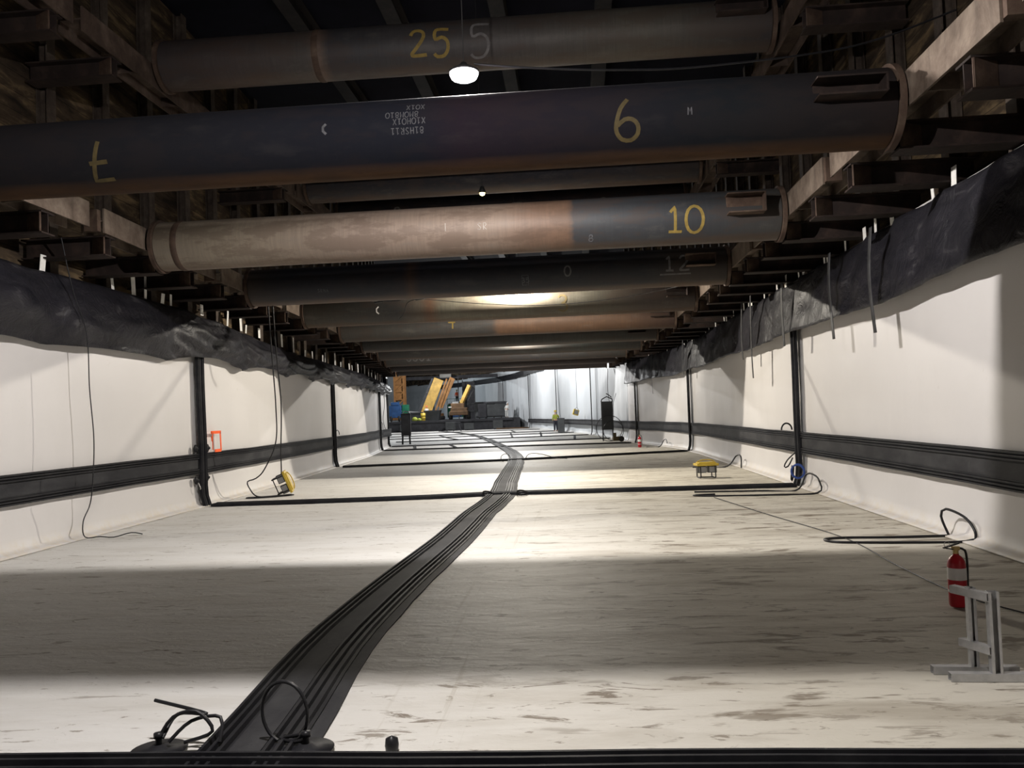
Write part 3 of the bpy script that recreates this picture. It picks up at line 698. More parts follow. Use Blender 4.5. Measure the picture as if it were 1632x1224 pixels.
VJ = [(1, XL, 16.0, 3.0, 'first on the left wall'), (1, XL, 28.0, 3.1, 'second on the left wall'), (1, XL, 41.3, 3.1, 'third on the left wall'), (1, XL, 46.6, 3.9, 'fourth on the left wall, by the opening'),
      (-1, XR, 16.45, 3.15, 'first on the right wall'), (-1, XR, 31.0, 3.2, 'second on the right wall'), (-1, XR, 40.3, 3.1, 'third on the right wall, at the sheet end'),
      (-1, XR, 57, 5.7, 'first on the curved right wall past the struts'), (-1, XR, 72.7, 6.0, 'second on the curved right wall past the struts'), (-1, XR, 92, 6.2, 'third on the curved right wall past the struts'), (-1, XR, 108, 6.2, 'fourth on the curved right wall past the struts')]
for sg, X, y, zt, lb in VJ:
    z0 = .02 if y < 95 else 1.3
    x0 = X(y); w = .30 if y < 50 else .42
    pts = [Vector((x0 + sg * (.16 if z < .1 else .095 if z < .3 else .075), y + .03 * math.sin(z * 1.7), z)) for z in frange(z0, zt, .2)]
    if y >= 50:
        for p in pts: p.x += sg * .15
    o = MB().sweep(pts, ribbed(w, [-w * .4, -w * .22, w * .22, w * .4], .03, .03), (sg, 0, 0)).build('upright_waterstop', M['rubber'])
    tag(o, 'upright black rubber joint strip, ' + lb, 'waterstop', 'upright wall joints')
# high double band on the curved right wall
pp = [Vector((XR(y) - .35, y, interp([(55, 5.45), (57, 5.5), (75, 6.1), (92, 6.3), (115, 6.4), (135, 6.5)], y))) for y in frange(53, 135, 2)]
o = MB().sweep(pp, ribbed(.62, [-.27, -.12, .12, .27], .03, .05), (-1, 0, 0)).build('wall_waterstop', M['rubber'])
tag(o, 'high black double band on the curved right wall beyond the struts', 'waterstop')

# injection discs and hose loops where strips cross
def arc(c, r, a0, a1, n=14, ax='xz', ry=None):
    ry = ry or r; out = []
    for i in range(n + 1):
        a = R(a0 + (a1 - a0) * i / n); u, v = r * math.cos(a), ry * math.sin(a)
        out.append({'xz': (c[0] + u, c[1], c[2] + v), 'yz': (c[0], c[1] + u, c[2] + v), 'xy': (c[0] + u, c[1] + v, c[2])}[ax])
    return out
def floor_disc(x, y, label, hoops, rz):
    t = thing('injection_flange', label, 'flange', (x, y, .015), rz, 'injection flanges at the front')
    MB().lathe([(0, .0), (.13, 0), (.135, .006), (.05, .016), (.03, .03), (0, .03)], 28).build('disc', M['rubber'], t)
    MB().cyl((0, 0, .02), (0, 0, .08), .016, 12).lathe([(.0, .06), (.024, .062), (.024, .085), (0, .09)], 12).build('nozzle', M['hose'], t)
    for h in hoops: MB().tube(h, .009, 10).build('hose', M['hose'], t)
floor_disc(-2.1, 3.99, 'black disc with bent hoses left of the centre strip at the front', [smooth_path([(0, 0, .06), (.06, .03, .15), (.17, .05, .17), (.26, .03, .08), (.12, .02, .03)], .03), smooth_path([(.02, 0, .06), (.05, .1, .14), (.2, .1, .14), (-.10, .16, .19)], .03),
    smooth_path([(.05, 0, .04), (.14, .06, .12), (.28, .08, .13), (.30, .02, .03)], .03)], 0)
floor_disc(-1.36, 3.99, 'black disc with an upright hose hoop right of the centre strip at the front', [arc((-.13, .02, .16), .13, -60, 250, 26, 'xz', .15), smooth_path([(0, 0, .05), (-.06, 0, .03), (-.16, .02, .03), (-.06, .04, .05)], .03)], -.25)
tag(MB().lathe([(0, .0), (.03, 0), (.034, .03), (.03, .06), (0, .075)], 16, (-.94, 4.0, .0)).build('rubber_plug', M['hose']), 'small black rubber plug standing by the front floor strip', 'plug')
# wall discs at the first left joint, each tied to the crossing
for i, (y, z, lb) in enumerate(((15.75, 1.16, 'upper near'), (16.33, 1.15, 'upper far'), (15.75, .54, 'lower near'), (16.28, .56, 'lower far'))):
    t = thing('injection_flange', 'small round black disc %s side of the first left wall crossing' % lb, 'flange', (XL(y) + .07, y, z), 0, 'discs at the first left wall crossing')
    d = MB().lathe([(0, .0), (.075, 0), (.08, .01), (.05, .02), (.02, .06), (0, .06)], 20).build('disc', M['rubber'], t); d.rotation_euler = (0, R(90), 0)
    if i == 2: MB().tube(smooth_path([(.05, 0, -.05), (.08, .03, -.16), (.04, .09, -.18)], .03), .007, 8).build('tie', M['strap'], t)
for i, (y, z, h, lb) in enumerate(((28.3, 1.12, .16, 'second left wall joint'), (41.6, 1.1, .35, 'third left wall joint'))):
    o = MB().tube([(XL(y) + .15, p[1], p[2]) for p in arc((0, y, z), .22, 0, 330, 20, 'yz', h)], .014, 8).build('hose_loop', M['hose']); tag(o, 'thin black hose loop at the ' + lb, 'hose')
# right wall first joint: loops
def hose(name, pts, r, label, group=None, mat='hose', step=.05, cat='hose'):
    o = MB().tube(smooth_path(pts, step), r, 8).build(name, M[mat]); return tag(o, label, cat, group)
xr = 4.30
hose('hose_loop', arc((xr - .16, 16.62, 1.1), .10, 0, 180, 14, 'xz', .13), .016, 'black hose hoop standing above the band at the first right joint', 'hoses at the first right joint')
hose('hose_loop', [(xr - .02, 16.6, .66), (xr - .16, 16.7, .50), (xr - .22, 16.7, .38), (xr - .15, 16.7, .38), (xr - .05, 16.7, .55)], .014, 'slanting narrow black hose loop under the band at the first right joint', 'hoses at the first right joint')
hose('hose_loop', [(xr - .08, 16.65, .40), (xr - .10, 16.7, .12), (xr - .07, 16.7, .13), (xr - .05, 16.65, .4)], .016, 'short upright black hose loop low at the first right joint', 'hoses at the first right joint')
o = MB().tube([(xr - .12 + .10 * math.cos(a / 24 * 2 * PI), 16.08 - .07 * math.cos(a / 24 * 2 * PI), .33 + .13 * math.sin(a / 24 * 2 * PI)) for a in range(24)], .017, 8, True).tube([(xr - .14 + .10 * math.cos(a / 24 * 2 * PI), 16.05 - .07 * math.cos(a / 24 * 2 * PI), .325 + .125 * math.sin(a / 24 * 2 * PI)) for a in range(24)], .016, 8, True).build('hose_coil', M['blue'])
tag(o, 'small blue hose coil hung low on the first right joint', 'hose')
# black hose loops lying on the floor and rising at the right wall
hose('floor_hose', [(4.25, 9.95, .02), (4.19, 9.99, .24), (4.22, 9.92, .33), (4.30, 9.62, .26), (4.32, 9.45, .10), (4.24, 9.52, .02), (3.6, 9.60, .014), (2.95, 9.72, .014), (2.85, 9.95, .014), (3.1, 10.03, .014), (3.6, 9.98, .014), (4.25, 9.95, .02)], .015, 'black hose loop on the floor rising at the right wall beyond the extinguisher', 'floor hose loops by the right wall')
hose('floor_hose', [(2.2, 15.9, .014), (3.4, 15.75, .014), (4.0, 15.6, .02), (4.18, 15.55, .30), (4.25, 15.35, .32), (4.25, 15.0, .24), (4.2, 14.95, .03), (3.4, 15.0, .014), (2.4, 15.1, .014), (2.1, 15.3, .014), (2.5, 15.4, .014)], .016, 'black hose loop on the floor rising at the right wall before the first joint', 'floor hose loops by the right wall')
hose('floor_hose', [(3.1, 22.5, .014), (3.9, 22.2, .02), (4.18, 22.1, .30), (4.24, 21.8, .30), (4.2, 21.6, .03)], .02, 'black hose loop rising at the right wall beyond the first joint', 'floor hose loops by the right wall')
hose('floor_hose', [(3.0, 35.5, .014), (3.5, 35.2, .02), (3.7, 35.1, .3), (3.75, 34.7, .32), (3.75, 34.4, .2)], .02, 'small black hose loop rising at the right wall beside the far extinguisher', 'floor hose loops by the right wall')
hose('floor_line', [(2.4, 14.9, .01), (2.75, 12.4, .01), (3.1, 10.1, .01), (3.05, 8.3, .01), (3.06, 7.0, .01), (3.25, 6.3, .01), (3.35, 5.7, .01), (3.7, 5.1, .01), (3.9, 4.2, .01)], .006, 'thin dark line trailing lengthways over the floor past the extinguisher', cat='cable')
# floor loop hose at second crossing
hose('hose_loop', arc((-2.4, 28.3, .12), .16, 0, 340, 20, 'xz', .14), .012, 'thin hose loop left of the bend in the centre strip', 'hose loops at the centre strip')
hose('hose_loop', [(-1.75, 28.5, .03), (-1.6, 28.6, .22), (-1.2, 28.7, .20), (-.7, 28.6, .06), (-.3, 28.5, .03)], .012, 'low hose loop right of the bend in the centre strip', 'hose loops at the centre strip')
for x, lb in ((-1.86, 'left'), (-1.18, 'right')):
    hose('hose_loop', [(x, 16.45, .03), (x + .02, 16.3, .10), (x + .12, 16.3, .10), (x + .2, 16.4, .03), (x + .05, 16.2, .03)], .02, 'small dark hose bend on the %s of the centre strip at the first crossing' % lb, 'hose bends at the first crossing')

# ------------------------------------------------------------ cables on the left
hose('hanging_cable', [(-7.05, 11.0, 4.3), (-7.02, 11.2, 3.6), (-6.98, 11.45, 3.0), (-6.98, 11.5, 2.2), (-6.96, 11.55, 1.5), (-6.95, 11.5, .95), (-7.0, 11.5, .55), (-7.05, 11.4, .3), (-7.12, 11.55, .06), (-6.98, 11.7, .04), (-6.8, 11.75, .02), (-6.62, 11.9, .06), (-6.5, 12.0, .02)], .008, 'thin dark cable hanging in front of the left wall down to the floor', cat='cable')
hose('lamp_cable', [(-6.28, 16.8, 4.06), (-6.30, 17.0, 3.0), (-6.32, 17.2, 2.0), (-6.45, 17.5, 1.2), (-6.75, 17.6, .62), (-6.95, 17.6, .42), (-7.1, 17.5, .36), (-7.05, 17.5, .2), (-6.9, 17.5, .04), (-6.6, 17.6, .02)], .014, 'left one of two black cables hanging to the tipped work light', 'cables of the tipped work light', cat='cable')
hose('lamp_cable', [(-6.18, 16.8, 4.06), (-6.20, 17.0, 3.0), (-6.24, 17.3, 2.0), (-6.38, 17.6, 1.0), (-6.46, 17.8, .45), (-6.55, 17.8, .35)], .014, 'right one of two black cables hanging to the tipped work light', 'cables of the tipped work light', cat='cable')

# ------------------------------------------------------------ yellow portable work lights
def work_light(loc, rot, rz, label, cable=None):
    t = thing('work_light', label, 'work light', loc, rz, 'yellow portable work lights'); t.rotation_euler = (rot[0], rot[1], rz)
    b = MB(); b.box((0, 0, .30), (.50, .34, .055)); b.box((0, 0, .338), (.40, .26, .03)); b.build('housing', M['yellow'], t, .012)
    f = MB()
    for x in (-.17, .17):
        f.tube(smooth_path([(x, -.13, .28), (x, -.15, .06), (x, -.12, .01), (x, .12, .01), (x, .15, .06), (x, .13, .28)], .05), .014, 8)
    f.tube([(-.17, 0, .012), (.17, 0, .012)], .012, 8); f.build('frame', M['blackpl'], t)
    for k, x in enumerate((-.12, .12)):
        h = MB(); h.box((x, -.02, .19), (.19, .16, .15)); 
        for q in range(5): h.box((x, .075, .13 + q * .03), (.18, .03, .008))
        lh = h.build('lamp_head', M['blackpl'], t, .008)
        g = MB(); g.box((x, -.105, .19), (.16, .012, .12)); g.build('lens', M['glass'], lh)
    c = MB(); c.tube(smooth_path([(.2, 0, .36), (.1, 0, .40), (-.1, 0, .40), (-.2, 0, .36)], .05), .012, 8); c.build('handle', M['yellow'], t)
    return t
work_light((2.93, 19.1, .012), (0, 0), R(8), 'yellow work light standing upright on the floor near the right wall')
work_light((-6.62, 17.85, .20), (R(8), R(68), R(20)), R(20), 'yellow work light tipped on its side on the floor by the left wall')
o = MB().sweep(smooth_path([(-7.1, 17.45, .01), (-6.8, 17.5, .012), (-6.5, 17.7, .012), (-6.25, 17.9, .01)], .1), [(.10, 0), (.08, .02), (-.08, .02), (-.10, 0)]).build('rubber_mat', M['rubber'])
tag(o, 'small crumpled black mat under the tipped work light', 'mat')

# ------------------------------------------------------------ fire extinguishers and strut-channel stand
def extinguisher(loc, label, s=1.0, rz=0):
    t = thing('fire_extinguisher', label, 'fire extinguisher', loc, rz, 'fire extinguishers')
    def S(p): return [(a * s, b * s) for a, b in p]
    MB().lathe(S([(0, 0), (.058, 0), (.064, .012), (.066, .03), (.066, .31), (.060, .345), (.042, .375), (.022, .39), (.022, .40)]), 32).build('cylinder', M['red'], t)
    MB().lathe(S([(.0668, .205), (.0672, .207), (.0672, .293), (.0668, .295)]), 32).build('label_band', M['label'], t)
    MB().lathe(S([(.0668, .11), (.0671, .112), (.0671, .125), (.0668, .127)]), 32).build('lower_band', M['label'], t)
    v = MB(); v.cyl((0, 0, .395 * s), (0, 0, .43 * s), .020 * s, 16); v.box((0, 0, .44 * s), (.05 * s, .035 * s, .03 * s)); v.build('valve', M['brass'], t, .002)
    h = MB(); h.box((-.035 * s, 0, .462 * s), (.13 * s, .022 * s, .008 * s), (0, R(-14), 0)); h.box((-.03 * s, 0, .435 * s), (.10 * s, .022 * s, .008 * s), (0, R(10), 0)); h.build('lever', M['blackpl'], t)
    MB().tube([(-.075 * s + .022 * s * math.cos(a / 12 * 2 * PI), -.01, .475 * s + .022 * s * math.sin(a / 12 * 2 * PI)) for a in range(12)], .002, 6, True).build('pull_ring', M['galv'], t)
    MB().tube(smooth_path([(.025 * s, 0, .44 * s), (.075 * s, 0, .42 * s), (.088 * s, 0, .33 * s), (.084 * s, 0, .2 * s), (.082 * s, 0, .10 * s)], .03), .009 * s, 8).build('hose', M['blackpl'], t)
    return t
extinguisher((2.87, 6.62, 0.012), 'red fire extinguisher with white label behind the metal stand', 1.0, R(10))
t = extinguisher((2.72, 35.5, .012), 'small distant red extinguisher on the floor by the third right joint', 1.15)

def channel(mb, a, b, w=.042, h=.042, up=(0, 0, 1), th=.004):
    """open strut channel: back and two sides, slot open towards +up"""
    a = Vector(a); b = Vector(b); t_ = (b - a).normalized(); u = Vector(up); l = t_.cross(u).normalized(); u = l.cross(t_).normalized()
    for off, ww, hh in ((-u * (h / 2), w, th), (l * (w / 2), th, h), (-l * (w / 2), th, h), (l * (w / 2 - .008) + u * (h / 2), .012, th), (-l * (w / 2 - .008) + u * (h / 2), .012, th)):
        mb.bar(a + off, b + off, ww, hh, tuple(u))
    return mb
t = thing('channel_stand', 'galvanised slotted channel stand in front of the fire extinguisher', 'stand', (2.27, 4.98, .0), R(-3))
for y in (-.06, .07):
    channel(MB(), (-.25 + (.05 if y < 0 else 0), y, .022), (.22 + (.05 if y < 0 else 0), y, .022), .05, .042, (0, 0, -1)).build('foot', M['galv'], t)
channel(MB(), (.05, -.06, .045), (.05, -.06, .50), .055, .045, (0, -1, 0)).build('upright', M['galv'], t)
channel(MB(), (-.02, .06, .045), (-.02, .06, .50), .042, .042, (0, -1, 0)).build('upright', M['galv'], t)
channel(MB(), (.03, -.075, .47), (-.08, .16, .47), .042, .042, (0, 0, -1)).build('cross_arm', M['galv'], t)
channel(MB(), (.03, -.075, .17), (-.06, .12, .17), .042, .042, (0, 0, -1)).build('cross_arm', M['galv'], t)

# ------------------------------------------------------------ orange spray mark on the left wall
mb = MB(); xa = XL(17) + .13
for (y0, z0, y1, z1, w) in ((16.48, 1.46, 16.95, 1.46, .06), (16.55, 1.46, 16.55, 1.10, .02), (16.92, 1.46, 16.95, 1.08, .045), (16.65, 1.08, 16.95, 1.08, .06), (16.5, 1.38, 16.52, 1.28, .03)):
    mb.bar((xa, y0, z0), (xa, y1, z1), w, .012, (1, 0, 0))
tag(mb.build('spray_mark', M['orangepaint']), 'orange sprayed outline of a rectangle on the left wall beside the first joint', 'mark')

# ------------------------------------------------------------ sagging cable under the struts, plugs
t = thing('sagging_cable', 'pale thin cable sagging across the tunnel beneath the pipe struts', 'cable', (0, 0, 0))
MB().tube(smooth_path([(-4.6, 17.05, 4.15), (-4.45, 18.75, 4.33), (-3.55, 18.9, 4.36), (-2.2, 18.95, 4.20), (-.7, 19, 4.09), (.9, 19, 4.15), (2.45, 19.1, 4.38), (2.9, 17.2, 4.3)], .2), .008, 8).build('cable', M['greypaint'], t)
MB().tube(smooth_path([(-4.3, 18.8, 4.33), (-4.0, 18.85, 4.33), (-3.75, 18.9, 4.38), (-3.5, 18.9, 4.36)], .05), .013, 8).tube(smooth_path([(-3.5, 18.9, 4.36), (-3.75, 18.9, 4.28), (-3.85, 18.95, 4.05), (-3.98, 19, 3.92)], .05), .008, 8).build('lead', M['hose'], t)
b = MB(); b.cyl((-4.5, 18.8, 4.31), (-4.3, 18.8, 4.33), .035, 12); b.cyl((-3.56, 18.9, 4.35), (-3.36, 18.9, 4.38), .035, 12); b.build('plug', M['blackpl'], t)

# ------------------------------------------------------------ hanging site lamps
LB = ['above the camera', 'over the strut numbered 6, the glaring one in view', 'between the third and fourth struts', 'over the middle struts', 'over the last strut',
      'over the far floor past the last strut', 'high over the far floor before the slab', 'above the far machines', 'at the far end of the hall']
for i, (x, y, z, w, c) in enumerate(LAMPS):
    t = thing('site_lamp', 'bright round hanging site lamp ' + LB[i], 'lamp', (x, y, z), 0, 'hanging site lamps')
    MB().lathe([(0, .11), (.03, .11), (.05, .07), (.11, .05), (.158, .02), (.162, .0), (.15, .0), (.145, .015), (.03, .03), (0, .03)], 32).build('housing', M['blackpl'], t)
    MB().lathe([(.148, .012), (.148, -.02), (.13, -.055), (.08, -.08), (0, -.09)], 32).build('diffuser', M['lampglow'], t)
    MB().tube([(0, 0, .11), (0, 0, 9.99 - z)], .006, 6).build('cord', M['blackpl'], t)
    l = bpy.data.lights.new('site_lamp_light', 'POINT' if i in (0, 5, 6, 7, 8) else 'SPOT'); l.energy = w; l.color = c; l.shadow_soft_size = .035
    
    if l.type == 'SPOT': l.spot_size = PI; l.spot_blend = .15
    lo = bpy.data.objects.new('light', l); COL.objects.link(lo); lo.parent = t; lo.location = (0, 0, -.17)
hose('lamp_feed_cable', [(-.9, 8.5, 5.28), (-.3, 8.6, 5.24), (.6, 8.8, 5.24), (1.6, 9.1, 5.34), (3.3, 9.5, 5.62), (4.5, 9.6, 6.0)], .012, 'thin black cable sagging from the glaring lamp to the right shoring', cat='cable')
t = thing('site_lamp', 'tiny yellow lamp between the front and the tan strut', 'lamp', (-1.38, 13.6, 5.30), 0, 'hanging site lamps')
MB().lathe([(0, .12), (.03, .11), (.06, .03), (.055, .0)], 20).build('housing', M['blackpl'], t)
MB().lathe([(.05, .01), (.04, -.03), (0, -.05)], 20).build('diffuser', M['lampdim'], t)
MB().tube([(0, 0, .12), (0, 0, 4.69)], .005, 6).build('cord', M['blackpl'], t)

# ------------------------------------------------------------ dark boards and hose reels in mid distance
t = thing('gas_rack', 'tall narrow dark rack on two legs near the left wall past the struts', 'rack', (-10.3, 50.2, .012), R(8))
b = MB(); b.box((0, 0, 1.2), (.58, .30, 1.35)); b.box((0, -.16, 1.2), (.50, .03, 1.25)); b.build('body', M['darkm'], t, .03)
for x in (-.24, .22): MB().bar((x, 0, .0), (x * .9, 0, .6), .10, .12).build('leg', M['darkm'], t)
MB().tube(smooth_path([(-.2, 0, 1.85), (-.1, 0, 2.0), (.15, 0, 2.0), (.26, 0, 1.86)], .05), .03, 8).build('handle', M['galv'], t)
t = thing('hose_board', 'tall dark perforated board with a triangular hanger by the right wall', 'board', (1.75, 44.3, .012), R(-6))
b = MB(); b.box((0, 0, 1.35), (.62, .14, 1.5)); b.box((0, -.08, 1.35), (.50, .03, 1.4)); b.build('panel', M['formwork'], t, .02)
for x in (-.26, .26): MB().bar((x, 0, .0), (x, 0, .65), .06, .06).build('leg', M['darkm'], t)
MB().tube([(-.3, 0, 2.08), (-.26, 0, 2.22), (0, 0, 2.35), (.28, 0, 2.22), (.3, 0, 2.08)], .03, 8).tube([(-.02, 0, 2.52), (.14, 0, 2.42), (.26, 0, 2.30)], .025, 8).build('hanger', M['darkm'], t)
for i, (x, y, z, r_, lb) in enumerate(((1.8, 43.4, .70, .68, 'largest thin hose ring leaning beside the dark board'), (1.98, 43.0, .58, .52, 'smaller thin hose ring leaning right of the dark board'))):
    o = MB().tube([(x + r_ * math.cos(a / 32 * 2 * PI), y + .1 * math.sin(a / 32 * 2 * PI), z + r_ * .98 * math.sin(a / 32 * 2 * PI)) for a in range(32)], .018, 6, True).build('hose_ring', M['hose'])
    tag(o, lb, 'hose', 'hose rings by the dark board')
t = thing('grout_pump', 'small yellow-brown pump with a wheel below the hose rings', 'pump', (2.1, 42.6, .012), R(10)); t.scale = (.75, .75, .75)
b = MB(); b.box((0, 0, .22), (.5, .4, .28)); b.cyl((-.1, 0, .36), (-.1, 0, .62), .1, 14); b.build('body', M['dullyellow'], t, .02)
b = MB(); b.cyl((.3, -.25, .2), (.3, -.18, .2), .19, 18); b.build('wheel', M['tyre'], t)
MB().tube([(.1, 0, .35), (.35, 0, .6), (.45, 0, .85)], .02, 8).build('handle', M['galv'], t)
t = thing('box_lamp', 'yellow box lamp hanging in front of the curved right wall', 'lamp', (.05, 61.5, 1.35), R(20)); t.rotation_euler = (0, R(18), R(20))
b = MB(); b.box((0, 0, .25), (.44, .2, .42)); b.build('box', M['yellow'], t, .03)
MB().tube([(-.22, 0, .4), (0, 0, .62), (.22, 0, .4)], .015, 6).build('handle', M['blackpl'], t); MB().box((0, -.11, .25), (.3, .02, .28)).build('lens', M['glass'], t)
MB().tube([(0, 0, .6), (-.9, 0, 3.4)], .012, 6).build('cord', M['hose'], t)
o = MB(); o.box((0, 0, .55), (.55, .45, 1.1)); o.box((0, 0, 1.12), (.62, .5, .06)); o = o.build('tool_bin', M['formwork'], None, .02); o.location = (-1.1, 68, .012); tag(o, 'dark grey bin standing at the curved right wall behind the worker', 'bin')
hose('hanging_cable', [(2.0, 47.2, 4.0), (1.95, 47, 2.6), (2.1, 46.6, 1.4), (2.0, 46, .6)], .015, 'thin cable hanging from the last strut beside the dark board', cat='cable')
hose('hanging_cable', [(2.35, 47.2, 4.0), (2.45, 47, 2.9), (2.2, 46.6, 2.0), (2.15, 45.6, 1.2)], .015, 'thin cable forking down right of the dark board', cat='cable')
hose('hanging_cable', [(-9.9, 42.3, 4.0), (-9.75, 42.2, 2.5), (-9.8, 42, 1.6), (-9.6, 41.6, 1.1)], .014, 'thin cable hanging at the third left joint', cat='cable')

# ------------------------------------------------------------ people
def person(loc, rz, label, top, legs='darkcloth', hat='yellow', scale=1.0, arm=None, lean=0):
    t = thing('person', label, 'person', loc, rz, 'site workers')
    def skin_mesh(name, verts, edges, rad, mat, root=0):
        me = bpy.data.meshes.new(name); me.from_pydata([tuple(c * scale for c in v) for v in verts], edges, []); me.materials.append(mat)
        o = bpy.data.objects.new(name, me); COL.objects.link(o); o.parent = t
        m = o.modifiers.new('skin', 'SKIN'); m.use_smooth_shade = True
        for v, r_ in zip(me.skin_vertices[0].data, rad): v.radius = (r_[0] * scale, r_[1] * scale) if isinstance(r_, tuple) else (r_ * scale, r_ * scale)
        me.skin_vertices[0].data[root].use_root = True
        s_ = o.modifiers.new('sub', 'SUBSURF'); s_.levels = 1; s_.render_levels = 2
        return o
    L = lean
    hl = arm or [(-.22, -.02, 1.15), (-.24, -.14, .92)]; hr = [(.24, .0, 1.15), (.25, -.06, .92)]
    V = [(0, 0, .95), (0, -L * .3, 1.18), (0, -L * .7, 1.40), (0, -L, 1.50), (0, -L - .01, 1.60), (0, -L - .01, 1.70),
         (-.17, -L * .7, 1.40), hl[0], hl[1], (.17, -L * .7, 1.40), hr[0], hr[1],
         (-.09, 0, .88), (-.11, -.02, .50), (-.12, .02, .10), (-.12, -.11, .04), (.09, 0, .88), (.11, .02, .50), (.12, .03, .10), (.12, -.10, .04)]
    E_ = [(0, 1), (1, 2), (2, 3), (3, 4), (4, 5), (2, 6), (6, 7), (7, 8), (2, 9), (9, 10), (10, 11), (0, 12), (12, 13), (13, 14), (14, 15), (0, 16), (16, 17), (17, 18), (18, 19)]
    rad = [(.15, .11), (.14, .10), (.16, .11), .055, (.08, .095), (.075, .09), .07, .045, .038, .07, .045, .038, .10, .07, .05, .045, .10, .07, .05, .045]
    skin_mesh('body', V, E_, rad, M['skin'])
    skin_mesh('trousers', [V[0], V[12], V[13], V[14], V[16], V[17], V[18]], [(0, 1), (1, 2), (2, 3), (0, 4), (4, 5), (5, 6)], [(.17, .13), .12, .09, .075, .12, .09, .075], M[legs])
    skin_mesh('jacket', [V[0], V[1], V[2], V[6], V[7], tuple(Vector(V[7]).lerp(Vector(V[8]), .8)), V[9], V[10], tuple(Vector(V[10]).lerp(Vector(V[11]), .8))], [(0, 1), (1, 2), (2, 3), (3, 4), (4, 5), (2, 6), (6, 7), (7, 8)], [(.17, .125), (.165, .12), (.185, .13), .085, .065, .05, .085, .065, .05], M[top])
    hm = MB().lathe([(.15, -.005), (.125, 0), (.122, .05), (.09, .10), (.04, .125), (0, .13)], 20); o = hm.build('helmet', M[hat], t, solid=.008); o.location = (0, -L * scale, 1.70 * scale); o.scale = (scale, scale, scale)
    return t
person((-1.6, 70.6, .012), R(200), 'standing worker in yellow-green vest and dark trousers before the curved right wall', 'hivis', arm=[(-.34, -.12, 1.22), (-.30, -.36, 1.12)])
person((-7.9, 97.2, 1.25), R(150), 'worker in pale clothes bending at the right end of the raised slab', 'whitecloth', 'whitecloth', 'label', 1.0, None, .25)
person((-18.2, 101.6, 1.25), R(190), 'worker in orange helmet and pale jacket behind the dark skip', 'whitecloth', 'darkcloth', 'orangecloth')
person((-15.5, 109.7, 3.37), R(200), 'worker in bright orange jacket up on the green machine', 'orangecloth', 'darkcloth', 'hivis')

# ------------------------------------------------------------ machines on the raised slab
Z = 1.25
def wheel(t, x, y, z, r, w=.3, name='wheel'):
    o = MB().lathe([(0, -w / 2), (r * .5, -w / 2), (r * .55, -w / 2 + .03), (r * .92, -w / 2), (r, -w / 4), (r, w / 4), (r * .92, w / 2), (r * .55, w / 2 - .03), (0, w / 2)], 20).build(name, M['tyre'], t)
    o.rotation_euler = (0, R(90), 0); o.location = (x, y, z); return o
# brown loader with raised boom
t = thing('loader', 'mud-brown wheeled loader with raised boom in the far hall', 'loader', (-13.8, 99.5, Z), R(4))
b = MB(); b.box((0, 0, .95), (2.0, 2.6, .9)); b.box((-.2, .3, 1.65), (1.6, 1.7, .6)); b.box((0, -1.35, .75), (2.2, .3, .5)); b.build('body', M['brownm'], t, .06)
b = MB(); b.box((-.45, .1, 1.75), (.95, 1.1, .9)); c_ = b.build('cab', M['darkm'], t, .05); MB().box((-.45, -.47, 1.85), (.75, .03, .55)).build('window', M['glass'], c_)
for x in (-1.1, 1.1):
    for y in (-.9, 1.0): wheel(t, x, y, .48, .48)
bm_ = MB(); bm_.bar((.15, .2, 1.7), (1.35, -.2, 4.1), .55, .42); bm_.bar((-.1, .1, 1.5), (1.0, -.3, 3.7), .12, .12); bm_.build('boom', M['rigyellow'], t, .04)
bm_ = MB(); bm_.bar((1.2, -.2, 4.05), (1.95, -.2, 3.95), .14, .14); bm_.bar((1.95, -.2, 3.95), (1.05, -.1, 2.2), .16, .14); bm_.build('bucket_linkage', M['blackpl'], t)
MB().box((-1.05, -1.2, 1.5), (.35, .25, .12)).build('lamp', M['label'], t)
# yellow drill rig mast leaning
t = thing('drill_rig', 'big yellow drill rig with a leaning mast in the far hall', 'drill rig', (-18.3, 104, Z), 0)
b = MB(); b.bar((-.6, 0, .6), (1.3, .4, 5.2), .5, 1.25); b.build('mast', M['rigyellow'], t, .04)
b = MB(); b.bar((-1.35, -.1, 1.0), (.5, .3, 5.3), .3, .25); b.build('rail', M['darkm'], t)
b = MB(); b.bar((.55, .2, .6), (2.3, .5, 5.2), .2, .22); b.bar((1.0, .2, .6), (2.75, .5, 5.2), .2, .12); b.bar((1.3, .7, 1.6), (3.0, .8, 5.3), .3, .7); b.build('stay', M['rigorange'], t)
b = MB(); b.box((.2, .8, .5), (2.6, 3.2, .7)); b.build('chassis', M['rigorange'], t, .05)
for x in (-1.0, 1.4):
    b = MB(); b.box((x, .8, .28), (.45, 3.6, .5)); b.build('crawler', M['tyre'], t, .15)
# green machine
t = thing('generator', 'green covered machine between the drill rig and the loader', 'machine', (-15.7, 109.5, Z), 0)
b = MB(); b.box((0, 0, 1.1), (2.0, 1.6, 1.7)); b.box((0, -.82, 1.15), (1.7, .05, 1.1)); b.build('housing', M['green'], t, .05)
b = MB(); b.box((.1, -.2, .55), (1.6, 1.9, .5)); b.build('base', M['bluem'], t, .03)
b = MB()
for x in (-1, 0, 1): b.bar((x, -.8, 1.95), (x, -.8, 2.75), .05, .05)
b.bar((-1, -.8, 2.7), (1, -.8, 2.7), .05, .05); b.build('guard_rail', M['green'], t)
MB().box((-.2, .2, 2.0), (1.5, .9, .22)).build('cover', M['brownm'], t)
